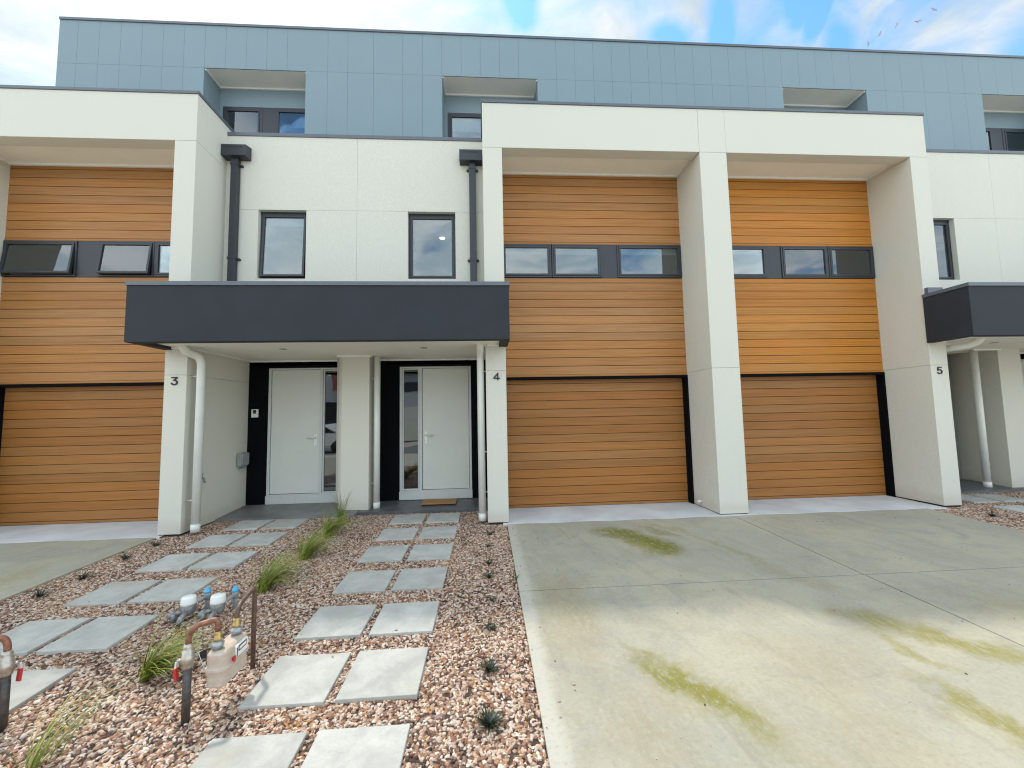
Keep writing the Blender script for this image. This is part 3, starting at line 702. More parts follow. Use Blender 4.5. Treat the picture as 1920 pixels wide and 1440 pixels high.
    room(0.02, 1.94, W+0.205, 9.6, 2.75, 4.95); room(2.24, 5.1, T+0.085, 9.4, 2.75, 4.95); room(0.56 if deep else 0.02, 1.9, D+0.155, 9.9, 0.075, 2.45)
    xs_ = sorted((X(0.02), X(HW-0.02)))
    v = [(xs_[0], RB+0.11, 5.45), (xs_[1], RB+0.11, 5.45), (xs_[1], 10.5, 5.45), (xs_[0], 10.5, 5.45), (xs_[0], RB+0.11, 7.9), (xs_[1], RB+0.11, 7.9), (xs_[1], 10.5, 7.9), (xs_[0], 10.5, 7.9)]
    rm.add(v, [(0, 1, 2, 3), (7, 6, 5, 4), (2, 6, 7, 3), (1, 5, 6, 2), (3, 7, 4, 0)])
    rm.build('interior', ROOM, root)
    # --- white round drainpipe beside the pillar
    return root, X
def drainpipe(root, path, r=0.049, brackets=()):
    mb = MB(); mb.tube(path, r, 18)
    top = path[-1]
    o = mb.build('drainpipe', PVC, root)
    cl = MB()
    b0 = Vector(path[0]); cl.tube([b0+Vector((0, 0, 0.0)), b0+Vector((0, 0, 0.10))], r+0.005, 18)
    cl.build('collar', PVC, o)
    for (a, b) in brackets:
        bk = MB(); bk.tube([a, b], 0.007, 8); bk.build('bracket', CHROME, o)
    return o

CA, CB = -1.95, 8.77
bandA = dict(win=[(4.07, 5.085), (2.98, 3.76), (2.232, 2.975)], panel=(3.76, 4.07), blind=0.17, mid=0.10, midopen=True)
bandB = dict(win=[(2.232, 3.02), (3.03, 3.835), (4.09, 5.152)], panel=(3.835, 4.09), blind=0.16)
bandC = dict(win=[(2.232, 3.035), (3.045, 3.86), (4.11, 5.150)], panel=(3.86, 4.11), blind=0.12)
h3, X3 = house('townhouse with number 3 on its pillar, garage left of its door and propped open windows', CA, -1, '3', 5.085, (0.757, 1.466), bandA, (-4.88, -3.14), open_sash=(0, 1), party_full=True, porch_y=6.16, doff=0.437)
h4, X4 = house('townhouse with number 4 on its pillar and a garage right of its grey door', CA, 1, '4', 5.155, (0.775, 1.509), bandB, (-0.72, 1.04), tile=TILE_D, porch_y=6.28, outer='full')
h5, X5 = house('townhouse with number 5 on its pillar and orange timber above the garage', CB, -1, '5', 5.152, (0.77, 1.49), bandC, (5.82, 7.54), timber=TIMBER_OR, tile=TILE_D, porch_y=6.28, deep=True, outer='none')
h6, X6 = house('townhouse furthest right, mostly cut off by the photo edge', CB, 1, '6', 5.155, (0.775, 1.5), bandB, (10.0, 11.74), lite='end', tile=TILE_D, porch_y=6.28, in0=0.2)

# the two entry piers stand on the party lines
def pier(root, x0, x1, y0, yb=D, strip=True):
    mb = MB(); mb.box(x0, x1, y0, yb, 0.02, 2.44)
    if strip: mb.box(x0-0.07, x0-0.001, y0+0.10, D, 0.02, 2.44)
    mb.build('entry_pier', RENDER, root, bevel=0.004)
    bs = MB(); bs.box(x0+.012, x1-.012, y0+.012, D, -0.03, 0.024); bs.build('base_gap_shade', SEAL_AND_GAP_SHADE, root)  # black fill painted as the shade below the pier
pier(h4, -2.24, -1.817, 6.40)
pier(h6, 8.885, 9.31, 6.40, yb=7.34, strip=False)

# drainpipes
drainpipe(h3, [(-3.760, 5.56, 0.02), (-3.760, 5.56, 2.14)]+arc((-3.760, 5.56, 2.16), (-3.760, 5.56, 2.28), (-3.81, 5.50, 2.30))[1:]+arc((-3.84, 5.45, 2.32), (-3.89, 5.40, 2.34), (-3.89, 5.40, 2.43))[0:], brackets=[((-3.76, 5.56, 2.03), (-3.893, 5.56, 2.03)), ((-3.76, 5.56, 0.42), (-3.893, 5.56, 0.42))])
drainpipe(h4, [(-0.074, 5.60, 0.02), (-0.074, 5.60, 2.16)]+arc((-0.074, 5.60, 2.18), (-0.074, 5.60, 2.26), (-0.074, 5.55, 2.30), 5)[1:]+arc((-0.074, 5.52, 2.33), (-0.074, 5.47, 2.36), (-0.074, 5.47, 2.43), 5), brackets=[((-0.07, 5.6, 2.05), (0.008, 5.6, 2.05)), ((-0.07, 5.6, 0.94), (0.008, 5.6, 0.94)), ((-0.07, 5.6, 0.40), (0.008, 5.6, 0.40))])
drainpipe(h4, [(-1.722, 6.50, 0.03), (-1.722, 6.50, 2.43)], brackets=[((-1.722, 6.5, 0.42), (-1.817, 6.5, 0.42)), ((-1.722, 6.5, 2.05), (-1.817, 6.5, 2.05))])
drainpipe(h5, [(6.93, 5.92, 0.02), (6.93, 5.92, 2.15)]+arc((6.93, 5.92, 2.17), (6.93, 5.92, 2.27), (6.93, 5.80, 2.285), 5)[1:]+[(6.95, 5.60, 2.30)]+arc((7.0, 5.50, 2.305), (7.15, 5.34, 2.32), (7.16, 5.33, 2.43), 6))
drainpipe(h5, [(8.565, 6.50, 0.03), (8.565, 6.50, 2.43)], brackets=[((8.565, 6.5, 0.42), (8.66, 6.5, 0.42)), ((8.565, 6.5, 2.0), (8.66, 6.5, 2.0))])
drainpipe(h6, [(10.65, 5.60, 0.02), (10.65, 5.60, 2.43)])

# small fittings on house 3
it = MB(); it.box(-3.838, -3.732, D-0.022, D, 1.478, 1.612); ito = it.build('intercom', WHITEP, h3, bevel=0.004)
cm = MB(); cm.lathe((-3.785, D-0.022, 1.572), [(0.026, 0.0), (0.026, 0.006), (0.012, 0.010)], (0, -1, 0), 16); cm.box(-3.806, -3.764, D-0.024, D-0.022, 1.54, 1.6); cm.build('camera_lens', INK, ito)
mbx = MB(); mbx.box(-3.893, -3.82, 6.60, 6.80, 0.715, 0.925); mo = mbx.build('socket_box', GREYP, h3, bevel=0.012)
ld = MB(); ld.box(-3.82, -3.805, 6.61, 6.79, 0.735, 0.918); ld.build('lid', GREYP, mo, bevel=0.006)
rl = MB(); rl.tube([(-3.85, 6.60, 0.72), (-3.85, 6.60, 0.69), (-3.85, 6.80, 0.69), (-3.85, 6.80, 0.72)], 0.006, 8); rl.tube([(-3.85, 6.70, 0.92), (-3.85, 6.70, 0.945)], 0.009, 8); rl.build('conduit', GREYP, mo)
tp = MB(); tp.tube([(-3.893, 5.80, 0.66), (-3.84, 5.80, 0.66)], 0.011, 10); tp.tube([(-3.84, 5.80, 0.67), (-3.82, 5.80, 0.60)], 0.013, 10); tp.tube([(-3.86, 5.80, 0.66), (-3.86, 5.80, 0.72)], 0.008, 8); tp.obox((-3.86, 5.80, 0.722), (0, 1, 0), (1, 0, 0), (0, 0, 1), 0.028, 0.006, 0.005)
tp.build('garden_tap', TAPBODY, h3)
kb = MB(); kb.tube([(3.205, 5.97, 0.087), (3.16, 5.97, 0.087)], 0.017, 12); kb.lathe((3.165, 5.97, 0.087), [(0.02, -0.008), (0.028, 0.0), (0.022, 0.018)], (-1, 0, 0), 14); kb.build('overflow_cap', WHITEP, h4)
fl = MB(); fl.box(6.56, 6.80, F-0.05, F-0.001, 3.10, 3.20); fl.build('flashing', COPING, h5)

# lamps in the rooms and porch
for rt_, x in ((h4, -0.82),):
    dl = MB(); dl.lathe((x, 7.8, 4.945), [(0.045, 0), (0.045, 0.005)], (0, 0, -1), 18); dl.build('ceiling_lamp', LAMP, rt_)

# ------------------------------------------------------------------ canopies
def canopy(c, lab):
    x0, x1 = c-2.256, c+2.254
    r = tag(empty('entrance_canopy', (c, CF, 2.375)), lab, 'canopy', 'charcoal canopies over the paired doors')
    fa = MB(); zt = 3.050
    fa.box(x0, x1, CF, CF+0.12, 2.375, zt)
    fa.box(x0, x0+0.12, CF+0.12, F-0.002, 2.375, zt); fa.box(x1-0.12, x1, CF+0.12, F-0.002, 2.375, zt)
    fa.build('fascia', CHAR, r, bevel=0.004)
    cp = MB(); cp.box(x0-0.012, x1+0.012, CF-0.014, CF+0.14, zt, zt+0.05); cp.box(x0-0.012, x0+0.14, CF+0.14, F-0.003, zt, zt+0.05); cp.box(x1-0.14, x1+0.012, CF+0.14, F-0.003, zt, zt+0.05)
    cp.build('capping', COPING, r, bevel=0.003)
    rf = MB(); rf.box(x0+0.12, x1-0.12, CF+0.12, F-0.002, 2.9, 2.93); rf.box(c-1.948, c+1.948, F-0.002, W, 2.9, 2.93); rf.build('roof_deck', COPING, r)
    so = MB(); so.box(x0+0.12, x1-0.12, CF+0.12, F-0.002, 2.412, 2.44); so.box(c-1.948, c+1.948, F-0.002, D, 2.412, 2.4395)
    sf = so.build('soffit', SOFFIT, r)
    tr = MB()
    for (a, b) in ((c-1.948, c-1.922), (c+1.922, c+1.948)): tr.box(a, b, F+0.0, D-0.03, 2.385, 2.412)
    for (a, b) in ((c-1.948, c-0.29), (c+0.134, c+1.948)): tr.box(a, b, D-0.028, D-0.001, 2.385, 2.412)
    for (a, b) in ((x0+0.12, c-1.975), (c+1.975, x1-0.12)): tr.box(a, b, F-0.030, F-0.003, 2.380, 2.4118)
    tr.box(c-0.36, c+0.16, 6.372, 6.398, 2.385, 2.412); tr.box(c+0.134, c+0.16, 6.398, D-0.03, 2.385, 2.412)
    tr.build('trim', TRIM, sf)
    for dx in (-0.85, 1.08):
        dl = MB(); dl.lathe((c+dx, 5.73, 2.412), [(0.052, 0.0), (0.050, 0.004), (0.036, 0.004), (0.034, 0.001)], (0, 0, -1), 24); dl.build('downlight', GREYP, r)
    return r
canopy(CA, 'long charcoal canopy over the doors of numbers 3 and 4')
canopy(CB, 'charcoal canopy right of the number 5 pillar, cut off by the photo edge')

# ------------------------------------------------------------------ doormat
dm = MB(); dm.box(-1.045, -0.50, 6.50, 6.815, 0.0, 0.018)
dm.v = [(x, y, z+0.0615+0.03*(y-6.5)*0.6) for x, y, z in dm.v]
tag(dm.build('doormat', COIR, origin=(-0.77, 6.66, 0.06), bevel=0.004), 'brown coir doormat on the tiled step before door 4', 'doormat')

# ------------------------------------------------------------------ stepping stones
ORD = ['nearest the porch', 'second from the porch', 'third from the porch', 'fourth from the porch', 'fifth from the porch', 'sixth from the porch', 'seventh from the porch']
ROW_Y = [5.885, 5.240, 4.565, 3.885, 3.205, 2.575, 1.94]
def pavers(c, side, door, rows, skip=()):
    rr = random.Random(int(c*100)+side)
    for i in rows:
        for k, (ua, ub) in enumerate(((0.608, 1.052), (1.108, 1.548))):
            if (i, k) in skip: continue
            x0, x1 = sorted((c+side*ua, c+side*ub)); cy = ROW_Y[i]+rr.uniform(-.006, .006)
            hy = 0.218; hx = (x1-x0)/2; cx = (x0+x1)/2
            a = rr.uniform(-.006, .006)
            poly = []
            for (sx, sy) in ((-1, -1), (1, -1), (1, 1), (-1, 1)):
                poly.append((cx+sx*hx*math.cos(a)-sy*hy*math.sin(a), cy+sy*hy*math.cos(a)+sx*hx*math.sin(a)))
            mb = MB(); dz = rr.uniform(-.003, .003)+0.002
            mb.hexa([(x, y, zg(y)-0.055) for x, y in poly]+[(x, y, zg(y)+dz+rr.uniform(-.003, .003)) for x, y in poly])
            which = 'left' if (cx < c+side*1.08) else 'right'
            o = mb.build('stepping_stone', PAVER, origin=(cx, cy, zg(cy)), bevel=0.004)
            tag(o, 'square concrete paver, %s one of the pair %s of number %s' % (which, ORD[i], door), 'paver', 'square pavers in pairs leading to the doors')
pavers(CA, 1, '4', range(7)); pavers(CA, -1, '3', range(7), skip=((6, 0), (6, 1), (5, 1)))
pavers(CB, -1, '5', (0, 1), skip=())
# the sixth pair of path 3 shows only its right stone; keep the left one too, it runs off the edge
# ------------------------------------------------------------------ plants
def blade(mb, base, ang, length, lean, width, curl, seg=6, bias=(0, 0), r_=rnd):
    b = Vector(base); h = Vector((math.cos(ang), math.sin(ang), 0))+Vector((bias[0], bias[1], 0))
    side = Vector((-math.sin(ang), math.cos(ang), 0))
    p = b.copy(); vs = []; th = lean
    for i in range(seg+1):
        t = i/seg; w = width*(1-t)**0.7*0.5+0.0003
        vs += [p-side*w, p+side*w+Vector((0, 0, w*0.3))]
        dirv = (h*math.sin(th)+Vector((0, 0, 1))*math.cos(th)).normalized()
        p = p+dirv*length/seg; th += curl/seg
        if p.z < b.z+0.008: p.z = b.z+0.008
    mb.add(vs, [(2*i, 2*i+1, 2*i+3, 2*i+2) for i in range(seg)], True)
def strap_plant(x, y, n, L, bias, lab, seed, up=0.0, curl=(1.0, 2.2)):
    r_ = random.Random(seed); mb = MB(); z = zg(y)-0.02
    for i in range(n):
        a = r_.uniform(0, 2*math.pi); q = abs(r_.gauss(0, 0.03))
        if up < 0.5 and r_.random() < 0.82: a = math.atan2(bias[1], bias[0])+r_.gauss(0, 0.75)
        ln = L*r_.uniform(0.45, 1.2)
        blade(mb, (x+q*math.cos(a)+r_.gauss(0, .015), y+q*math.sin(a)+r_.gauss(0, .02), z), a, ln, r_.uniform(0.05, 0.55)*(1-up), r_.uniform(0.004, 0.0085), r_.uniform(*curl)*(1-up*0.7), 7, (bias[0]*r_.uniform(.3, 1.3), bias[1]*r_.uniform(.3, 1.3)))
    o = mb.build('strap_leaf_grass', STRAP, origin=(x, y, z)); return tag(o, lab, 'grass tuft', 'strappy grass tufts in the gravel between the paths')
strap_plant(-2.035, 5.86, 60, 0.50, (0.0, 0), 'upright thin-bladed grass tuft against the pier between the doors', 1, up=0.75)
strap_plant(-2.02, 5.25, 200, 0.44, (0.55, 0.35), 'bushy green grass tuft second from the entry pier', 2)
strap_plant(-1.965, 4.52, 200, 0.44, (0.55, 0.6), 'bushy green grass tuft third from the entry pier', 3)
strap_plant(-1.985, 3.78, 190, 0.46, (0.5, 0.7), 'drooping grass tuft behind the gas meter, beyond its tall pipe', 4)
strap_plant(-2.07, 2.69, 190, 0.36, (0.75, 0.05), 'green grass tuft left of the gas meter, bending over the water meters', 5)
strap_plant(-2.05, 2.02, 36, 0.38, (0.45, 0.4), 'sparse grass tuft at the bottom left corner', 6, up=0.35)
def mondo(x, y, rad, n, lab, seed):
    r_ = random.Random(seed); mb = MB(); z = zg(y)-0.018
    for i in range(n):
        a = r_.uniform(0, 2*math.pi)
        q = rad*0.25*r_.random()
        blade(mb, (x+q*math.cos(a), y+q*math.sin(a), z), a, rad*r_.uniform(0.7, 1.35), r_.uniform(0.25, 0.95), rad*0.055+0.001, r_.uniform(0.6, 1.6), 5)
    o = mb.build('mondo_grass', MONDO, origin=(x, y, z)); return tag(o, lab, 'groundcover', 'dark mondo grass plugs along the driveways')
N_ = ['first', 'second', 'third', 'fourth', 'fifth', 'sixth', 'seventh', 'eighth']
for i, (y, rad, n, x) in enumerate([(5.09, .062, 46, .015), (4.67, .052, 36, -.01), (4.18, .064, 50, 0), (3.86, .072, 56, 0), (3.41, .045, 40, .02), (3.0, .075, 40, 0), (2.55, .078, 80, -.01), (2.135, .082, 110, -.01)]):
    mondo(x, y, rad, n, 'small dark grass plug in gravel beside the driveway, %s from pillar 4' % N_[i], 40+i)
for i, (x, y, rad) in enumerate([(-3.93, 5.16, .085), (-3.92, 4.75, .085), (-3.89, 4.25, .085), (-3.90, 3.89, .085)]):
    mondo(x, y, rad, 60, 'small dark grass plug beside the left driveway, %s from pillar 3' % N_[i], 60+i)
mondo(6.66, 5.04, .085, 60, 'small dark grass plug in the gravel below pillar 5', 70)
wd = MB()
for i in range(16): blade(wd, (0.25, 3.79, zg(3.79)-.02), rnd.uniform(0, 6.28), rnd.uniform(.04, .075), rnd.uniform(.2, .8), .010, .8, 4)
tag(wd.build('weed', WEED, origin=(0.25, 3.79, zg(3.79))), 'small bright green weed at the driveway edge', 'weed')

# ------------------------------------------------------------------ gas meter
def gas_meter():
    r = tag(empty('gas_meter', (-1.44, 2.42, -0.075)), 'beige gas meter hanging between copper pipes over the gravel', 'gas meter', 'gas meters on riser pipes')
    x0, x1, y0, y1 = -1.492, -1.392, 2.31, 2.535
    bd = MB(); rr = 0.032
    def ring(e, n=5):
        pts = []
        for (cx, cy, a0) in ((x1-rr, y0+rr, -90), (x1-rr, y1-rr, 0), (x0+rr, y1-rr, 90), (x0+rr, y0+rr, 180)):
            for k in range(n+1):
                a = R(a0+90*k/n); pts.append((cx+(rr+e)*math.cos(a), cy+(rr+e)*math.sin(a)))
        return pts
    lay = [(-0.004, 0.050), (0.0, 0.056), (0.0, 0.128), (0.011, 0.131), (0.011, 0.146), (0.001, 0.150), (0.001, 0.212), (-0.006, 0.222), (-0.020, 0.228)]
    vs = []; m_ = len(ring(0))
    for e, z in lay: vs += [(x, y, z) for x, y in ring(e)]
    fs = [(i*m_+k, i*m_+(k+1) % m_, (i+1)*m_+(k+1) % m_, (i+1)*m_+k) for i in range(len(lay)-1) for k in range(m_)]
    fs += [tuple(range(m_))[::-1], tuple((len(lay)-1)*m_+k for k in range(m_))]
    bd.add(vs, fs, False)
    body = bd.build('meter_body', METER, r, bevel=0.002)
    # counter plate on the side facing the path
    pl_ = MB(); pl_.box(x1+0.001, x1+0.012, 2.395, 2.50, 0.150, 0.212); ip = pl_.build('counter_plate', WHITEP, body, bevel=0.002)
    dg = MB(); dg.box(x1+0.0121, x1+0.0135, 2.412, 2.485, 0.176, 0.205); dg.box(x1+0.0121, x1+0.0135, 2.398, 2.404, 0.155, 0.200); dg.build('counter_window', INK, body)
    dw = MB(); dw.box(x1+0.0137, x1+0.0145, 2.418, 2.479, 0.183, 0.199); dw.build('counter_digits', WHITEP, body)
    rd = MB(); rd.box(x1+0.0011, x1+0.0125, 2.372, 2.392, 0.140, 0.165); rd.build('warning_sticker', REDP, body)
    nuts = [(-1.452, 2.350), (-1.440, 2.492)]
    for (x, y) in nuts:
        n_ = MB(); n_.lathe((x, y, 0.224), [(0.024, 0), (0.024, 0.016), (0.029, 0.018), (0.030, 0.036), (0.020, 0.042), (0.014, 0.052)], n=18); n_.build('union_nut', BLUEGREY, r)
    br = MB(); x, y = nuts[0]; br.lathe((x, y, 0.270), [(0.016, 0), (0.021, 0.004), (0.021, 0.018), (0.017, 0.020), (0.019, 0.040), (0.015, 0.050)], n=16); br.build('brass_fitting', BRASS, r)
    br = MB(); x, y = nuts[1]; br.lathe((x, y, 0.270), [(0.016, 0), (0.021, 0.004), (0.021, 0.018), (0.017, 0.020), (0.019, 0.040), (0.015, 0.050)], n=16); br.build('brass_fitting', BRASS, r)
    ra = (-1.568, 2.30)
    ip_ = MB(); x, y = nuts[0]
    path = [(ra[0], ra[1], 0.288)]+arc((ra[0], ra[1], 0.30), (ra[0], ra[1], 0.365), (ra[0]+.045, ra[1]+.02, 0.372), 7)+[(x-.03, y-.012, 0.378)]+arc((x-.022, y-.009, 0.379), (x, y, 0.38), (x, y, 0.345), 7)+[(x, y, 0.315)]
    ip_.tube(path, 0.0145, 14); ip_.build('inlet_pipe', COPPER, r)
    up_ = MB(); up_.tube([(ra[0], ra[1], -0.12), (ra[0], ra[1], 0.18)], 0.0195, 14); up_.build('riser_pipe', STEELP, r)
    vl = MB(); vl.lathe((ra[0], ra[1], 0.168), [(0.024, 0), (0.026, 0.01), (0.026, 0.025), (0.030, 0.030), (0.030, 0.060), (0.026, 0.064), (0.027, 0.088), (0.021, 0.092), (0.023, 0.104), (0.017, 0.122)], n=16)
    vl.tube([(ra[0]-.02, ra[1]-.01, 0.212), (ra[0]-.044, ra[1]-.012, 0.212)], 0.009, 10); vo = vl.build('valve', NICKEL, r)
    hd = MB(); hd.obox((ra[0]-.043, ra[1]-.016, 0.190), (1, 0, 0), (0, 1, 0), (0.1, 0, 1), 0.004, 0.010, 0.020); hd.build('lever_shank', CHROME, vo)
    hd = MB(); hd.obox((ra[0]-.040, ra[1]-.022, 0.150), (1, 0, 0.15), (0, 1, 0), (-0.15, 0.1, 1), 0.006, 0.012, 0.030); hd.build('lever', REDP, vo, bevel=0.003)
    tg = MB(); tg.obox((ra[0]+.055, ra[1]+.03, 0.215), (1, 0.3, 0), (-0.3, 1, 0), (0.1, 0, 1), 0.016, 0.001, 0.022); tg.build('tag', INK, r)
    wr = MB(); wr.tube([(ra[0]+.03, ra[1]+.01, 0.23), (ra[0]+.055, ra[1]+.03, 0.236)], 0.0012, 6); wr.tube([(ra[0]+.04, ra[1]+.02, 0.225), (ra[0]+.068, ra[1]+.02, 0.15)], 0.0012, 6); wr.build('wire', WHITEP, r)
    rb3 = (-1.463, 2.71)
    op = MB(); x, y = nuts[1]
    path = [(x, y, 0.315), (x, y, 0.325)]+arc((x, y, 0.335), (x, y, 0.372), (x-.006, y+.05, 0.380), 7)+[(rb3[0]-.002, rb3[1]-.035, 0.392)]+arc((rb3[0], rb3[1]-.028, 0.393), (rb3[0], rb3[1], 0.395), (rb3[0], rb3[1], 0.365), 4)+[(rb3[0], rb3[1], -0.12)]
    op.tube(path, 0.0135, 14); op.build('outlet_pipe', BROWNP, r)
    return r
gm = gas_meter()
g2_ = copy_tree(gm); g2_.scale = (-1, 1, 1); g2_.rotation_euler = (0, 0, R(75)); g2_.location = (-2.624, 2.237, -0.078)
tag(g2_, 'gas riser pipe with a red lever at the left photo edge', 'gas meter')

# ------------------------------------------------------------------ water meters
def water_meter(x, y):
    r = tag(empty('water_meter', (x, y, zg(y)-.02)), 'water meter with white cap nearest the third paver pair, left of the two', 'water meter', 'paired water meters in the gravel')
    b = MB(); b.lathe((x, y, 0), [(0.052, -0.01), (0.058, 0.005), (0.060, 0.03), (0.060, 0.085), (0.050, 0.092)], n=22); b.build('meter_body', TAPBODY, r)
    c_ = MB(); c_.lathe((x, y, 0), [(0.068, 0.082), (0.067, 0.10), (0.062, 0.150), (0.058, 0.157), (0.02, 0.160)], n=26); c_.build('cap', WHITEP, r)
    tx, ty = x+0.05, y+0.20
    p_ = MB(); p_.tube([(x+.012, y+.05, 0.055), (tx, ty, 0.075)], 0.021, 14); p_.build('outlet_pipe', GREYP, r)
    cl = MB()
    for t in (0.12, 0.9):
        c0 = Vector((x+.012, y+.05, 0.055)).lerp(Vector((tx, ty, 0.075)), t); c1 = Vector((x+.012, y+.05, 0.055)).lerp(Vector((tx, ty, 0.075)), t+.06); cl.tube([c0, c1], 0.0245, 14)
    cl.build('clamp', WHITEP, r)
    s_ = MB(); s_.tube([(tx, ty, -0.10), (tx, ty, 0.105)], 0.023, 14); s_.lathe((tx, ty, 0), [(0.030, 0.04), (0.030, 0.105), (0.026, 0.108)], n=16); so_ = s_.build('stop_tap', GREYP, r)
    bc_ = MB(); bc_.lathe((tx, ty, 0), [(0.030, 0.106), (0.031, 0.128), (0.026, 0.130), (0.027, 0.142), (0.020, 0.144), (0.019, 0.158), (0.008, 0.160)], n=14); bc_.build('blue_cap', BLUEP, so_)
    v_ = MB(); v_.tube([(x-.03, y-.03, 0.025), (x-.105, y-.055, 0.012)], 0.023, 12); v_.lathe((x-.105, y-.055, -.06), [(0.026, 0), (0.030, 0.03), (0.030, 0.07), (0.020, 0.078), (0.020, 0.10), (0.014, 0.102)], n=14); v_.tube([(x-.105, y-.055, 0.0), (x-.14, y-.075, 0.0)], 0.028, 12); v_.build('inlet_valve', TAPBODY, r)
    e_ = MB(); e_.tube([(x+.01, y-.04, 0.02), (x+.005, y-.10, -0.005), (x-.0, y-.14, -.05)], 0.024, 12); e_.build('elbow', TAPBODY, r)
    return r
w1 = water_meter(-2.30, 3.36)
w2 = copy_tree(w1); w2.location = (-2.085, 3.36, w1.location.z)
for w_ in (w1, w2): w_.scale = (.76, .76, .76)
tag(w2, 'water meter with white cap nearer the gas meter, right of the two', 'water meter')

# ------------------------------------------------------------------ birds
def bird():
    b = MB(); b.tube([(0, -.17, 0), (0, -.12, .01), (0, -.03, .02), (0, .08, .015), (0, .14, .03), (0, .18, .03)], [.012, .035, .055, .05, .03, .008], 10)
    r = b.build('bird', FEATHER, origin=(0, 0, 0))
    for s_ in (-1, 1):
        w = MB(); pts = [(0.03*s_, .08), (.2*s_, .10), (.42*s_, -.02), (.22*s_, -.06), (.03*s_, -.07)]
        w.prism(pts if s_ > 0 else pts[::-1], lambda p, t: (p[0], p[1], t+abs(p[0])*0.55), 0.015, 0.028); w.build('wing', FEATHER, r)
    return r
dirs = [(0.607, 0.553, 0.570), (0.615, 0.542, 0.573), (0.627, 0.526, 0.575), (0.644, 0.514, 0.566), (0.653, 0.499, 0.570), (0.6585, 0.487, 0.574)]
bl = ['lowest bird of the line, just above the roof edge', 'second bird up from the roof in the line', 'third bird up from the roof in the line', 'fourth bird up from the roof in the line', 'fifth bird up from the roof in the line', 'topmost bird of the line at the photo edge']
b0 = bird()
for i, dv in enumerate(dirs):
    o = b0 if i == 0 else copy_tree(b0)
    o.location = Vector((0, 0, EYE))+Vector(dv)*52; o.rotation_euler = (R(-20+i*13), R([70, 20, 75, -25, -35, 40][i]), R(40+i*31)); 
    o.scale = (.6, .6, .6)
    tag(o, 'small pale flying ' + bl[i], 'bird', 'birds flying in a line over the roof')

# ------------------------------------------------------------------ bits lying on the driveway
lv = MB(); r_ = random.Random(3)
for i in range(60):
    x = r_.uniform(0.4, 6.0); y = r_.uniform(1.7, 5.3); z = zg(y)+0.003; a = r_.uniform(0, 6.28); L = r_.uniform(0.002, 0.008); w = L*r_.uniform(.15, .5)
    d_ = Vector((math.cos(a), math.sin(a), 0))*L; n_ = Vector((-math.sin(a), math.cos(a), 0))*w; c_ = Vector((x, y, z))
    lv.hexa([c_-d_-n_*.3, c_+n_*-1, c_+d_, c_+n_]+[v+Vector((0, 0, 0.004)) for v in (c_-d_-n_*.3, c_+n_*-1, c_+d_, c_+n_)])
tag(lv.build('leaf_litter', plain('dry_leaf', (0.06, 0.045, 0.03), 0.8)), kind='stuff')

sp_ = MB(); r_ = random.Random(11)
ico = [(0, 0, 1), (.894, 0, .447), (.276, .851, .447), (-.724, .526, .447), (-.724, -.526, .447), (.276, -.851, .447), (.724, .526, -.447), (-.276, .851, -.447), (-.894, 0, -.447), (-.276, -.851, -.447), (.724, -.526, -.447), (0, 0, -1)]
icf = [(0, 1, 2), (0, 2, 3), (0, 3, 4), (0, 4, 5), (0, 5, 1), (1, 6, 2), (2, 7, 3), (3, 8, 4), (4, 9, 5), (5, 10, 1), (6, 7, 2), (7, 8, 3), (8, 9, 4), (9, 10, 5), (10, 6, 1), (11, 7, 6), (11, 8, 7), (11, 9, 8), (11, 10, 9), (11, 6, 10)]
def stray(x, y, sz):
    a = r_.uniform(0, 6.28); sx, sy, sz_ = sz*r_.uniform(.8, 1.5), sz*r_.uniform(.6, 1), sz*r_.uniform(.4, .7); z = zg(y)+0.003+sz_*0.7
    sp_.add([(x+(px_*sx*math.cos(a)-py_*sy*math.sin(a)), y+(px_*sx*math.sin(a)+py_*sy*math.cos(a)), z+pz_*sz_) for px_, py_, pz_ in [(v[0]*r_.uniform(.8, 1.15), v[1]*r_.uniform(.8, 1.15), v[2]*r_.uniform(.8, 1.1)) for v in ico]], icf, True)
for i in range(26): stray(0.255+abs(r_.gauss(0.02, 0.10)), r_.uniform(1.9, 5.3), r_.uniform(.004, .009))
for yy in ROW_Y:
    for xc in (-1.12, -0.62, -2.79, -3.28):
        for k in range(r_.randint(0, 2)):
            e_ = r_.choice([-1, 1])*0.19; stray(xc+r_.uniform(-.2, .2), yy+e_+r_.uniform(-.02, .02), r_.uniform(.004, .009))
for i in range(20): stray(r_.uniform(-3.5, -0.2), r_.uniform(6.3, 6.5)-0.02, r_.uniform(.004, .007))
tag(sp_.build('stray_stones', plain('pale_stone', (0.42, 0.31, 0.23), 0.7, var=0.5, vs=9)), kind='stuff')

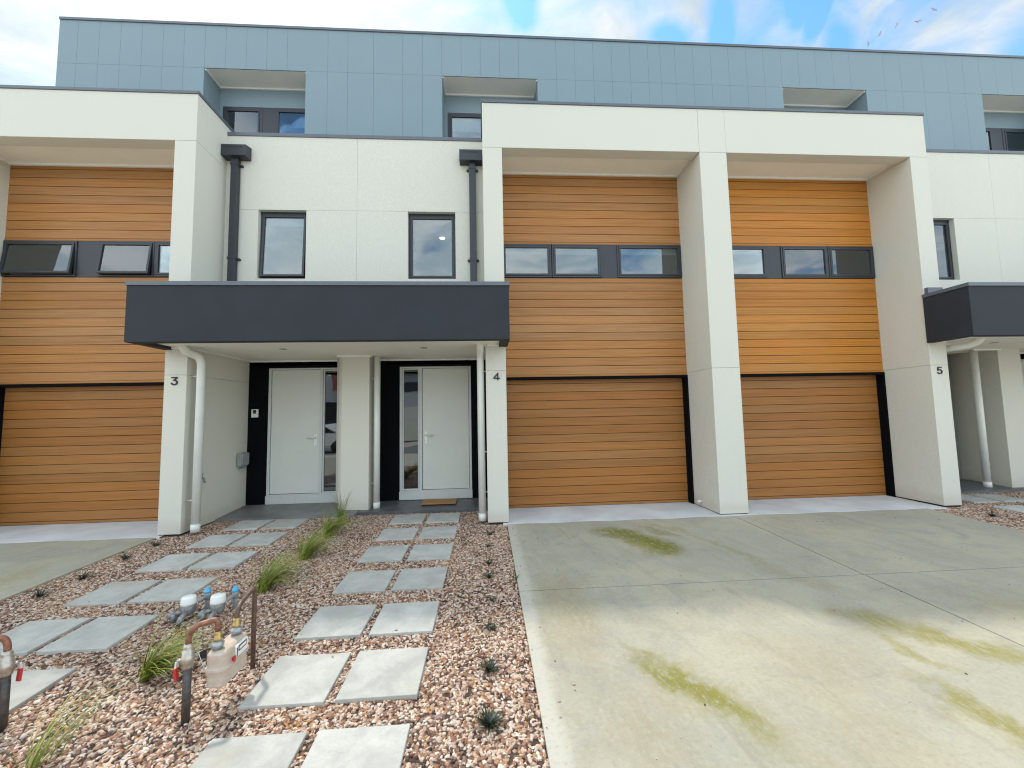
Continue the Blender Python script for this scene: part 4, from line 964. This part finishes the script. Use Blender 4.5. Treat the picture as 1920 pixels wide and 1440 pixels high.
# ------------------------------------------------------------------ across the street (seen only in the glass)
sheet('road', -120, 120, [-11.5, -6.5], -0.068, ASPH)
oh = tag(empty('opposite_house', (0, -17, -0.2)), 'grey weatherboard house across the street, mirrored in the door glass', 'house')
w_ = MB()
for k in range(30): w_.box(-9.2, 0.5, -16.0-0.012*(k % 2), -15.8, -0.3+k*0.16, -0.3+(k+1)*0.16-0.01)
w_.box(-9.2, 0.5, -22, -16.02, -0.3, 4.5); w_.build('wall', WEATHER, oh)
w_ = MB(); w_.box(-6.6, -3.6, -15.85, -15.77, -0.25, 2.1); w_.build('garage_door', DOORP, oh)
w_ = MB(); w_.box(-8.2, -4.2, -15.85, -15.76, 3.2, 3.9); w_.build('window', DARK, oh)
w_ = MB(); w_.box(-9.4, 0.8, -22.2, -15.5, 4.5, 4.7); w_.build('roof', ROOFT, oh)
oc = tag(empty('opposite_cottage', (-8, -18, -0.2)), 'dark cottage with brick chimney across the street, mirrored in the glass', 'house')
w_ = MB(); w_.box(-19, -9.6, -24, -17, -0.3, 2.6); w_.build('wall', DARK, oc)
w_ = MB(); w_.prism([(-24.6, 2.6), (-16.4, 2.6), (-20.5, 5.0)], lambda p, t: (t, p[0], p[1]), -19.5, -9.5); ro_ = w_.build('roof', ROOFT, oc)
w_ = MB(); w_.box(-11.9, -11.3, -18.6, -18.0, 3.0, 5.4); w_.box(-11.98, -11.22, -18.68, -17.92, 5.4, 5.6); w_.build('chimney', BRICK, ro_)
fc = MB(); fc.box(-19, -9.4, -12.6, -12.5, -0.3, 0.9); tag(fc.build('front_fence', DARK, origin=(-9, -12.55, -0.3)), 'low dark fence across the street, mirrored in the glass', 'fence')
pc = tag(empty('parked_car', (-8.9, -8.2, -0.36)), 'white car parked across the street, mirrored in the door glass', 'car')
prof = [(-2.1, .35), (-2.15, .75), (-1.95, .95), (-1.2, 1.02), (-.55, 1.45), (.7, 1.47), (1.5, 1.05), (2.1, .95), (2.2, .5), (2.1, .32)]
w_ = MB(); w_.prism([(a, b) for a, b in prof][::-1], lambda p, t: (-8.9+p[0], t, -0.36+p[1]), -9.05, -7.35); w_.build('body', CARP, pc, bevel=0.06, seg=3)
w_ = MB(); w_.prism([(-1.0, 1.06), (-.5, 1.38), (.62, 1.40), (1.25, 1.06)][::-1], lambda p, t: (-8.9+p[0], t, -0.36+p[1]), -9.07, -7.33); w_.build('window', INK, pc)
for sx in (-1.35, 1.4):
    for yy in (-9.0, -7.4):
        w_ = MB(); w_.lathe((-8.9+sx, yy, -0.03), [(0.1, -.1), (0.33, -.1), (0.33, .1), (0.1, .1)], (0, 1, 0), 22); w_.build('wheel', TYRE, pc)
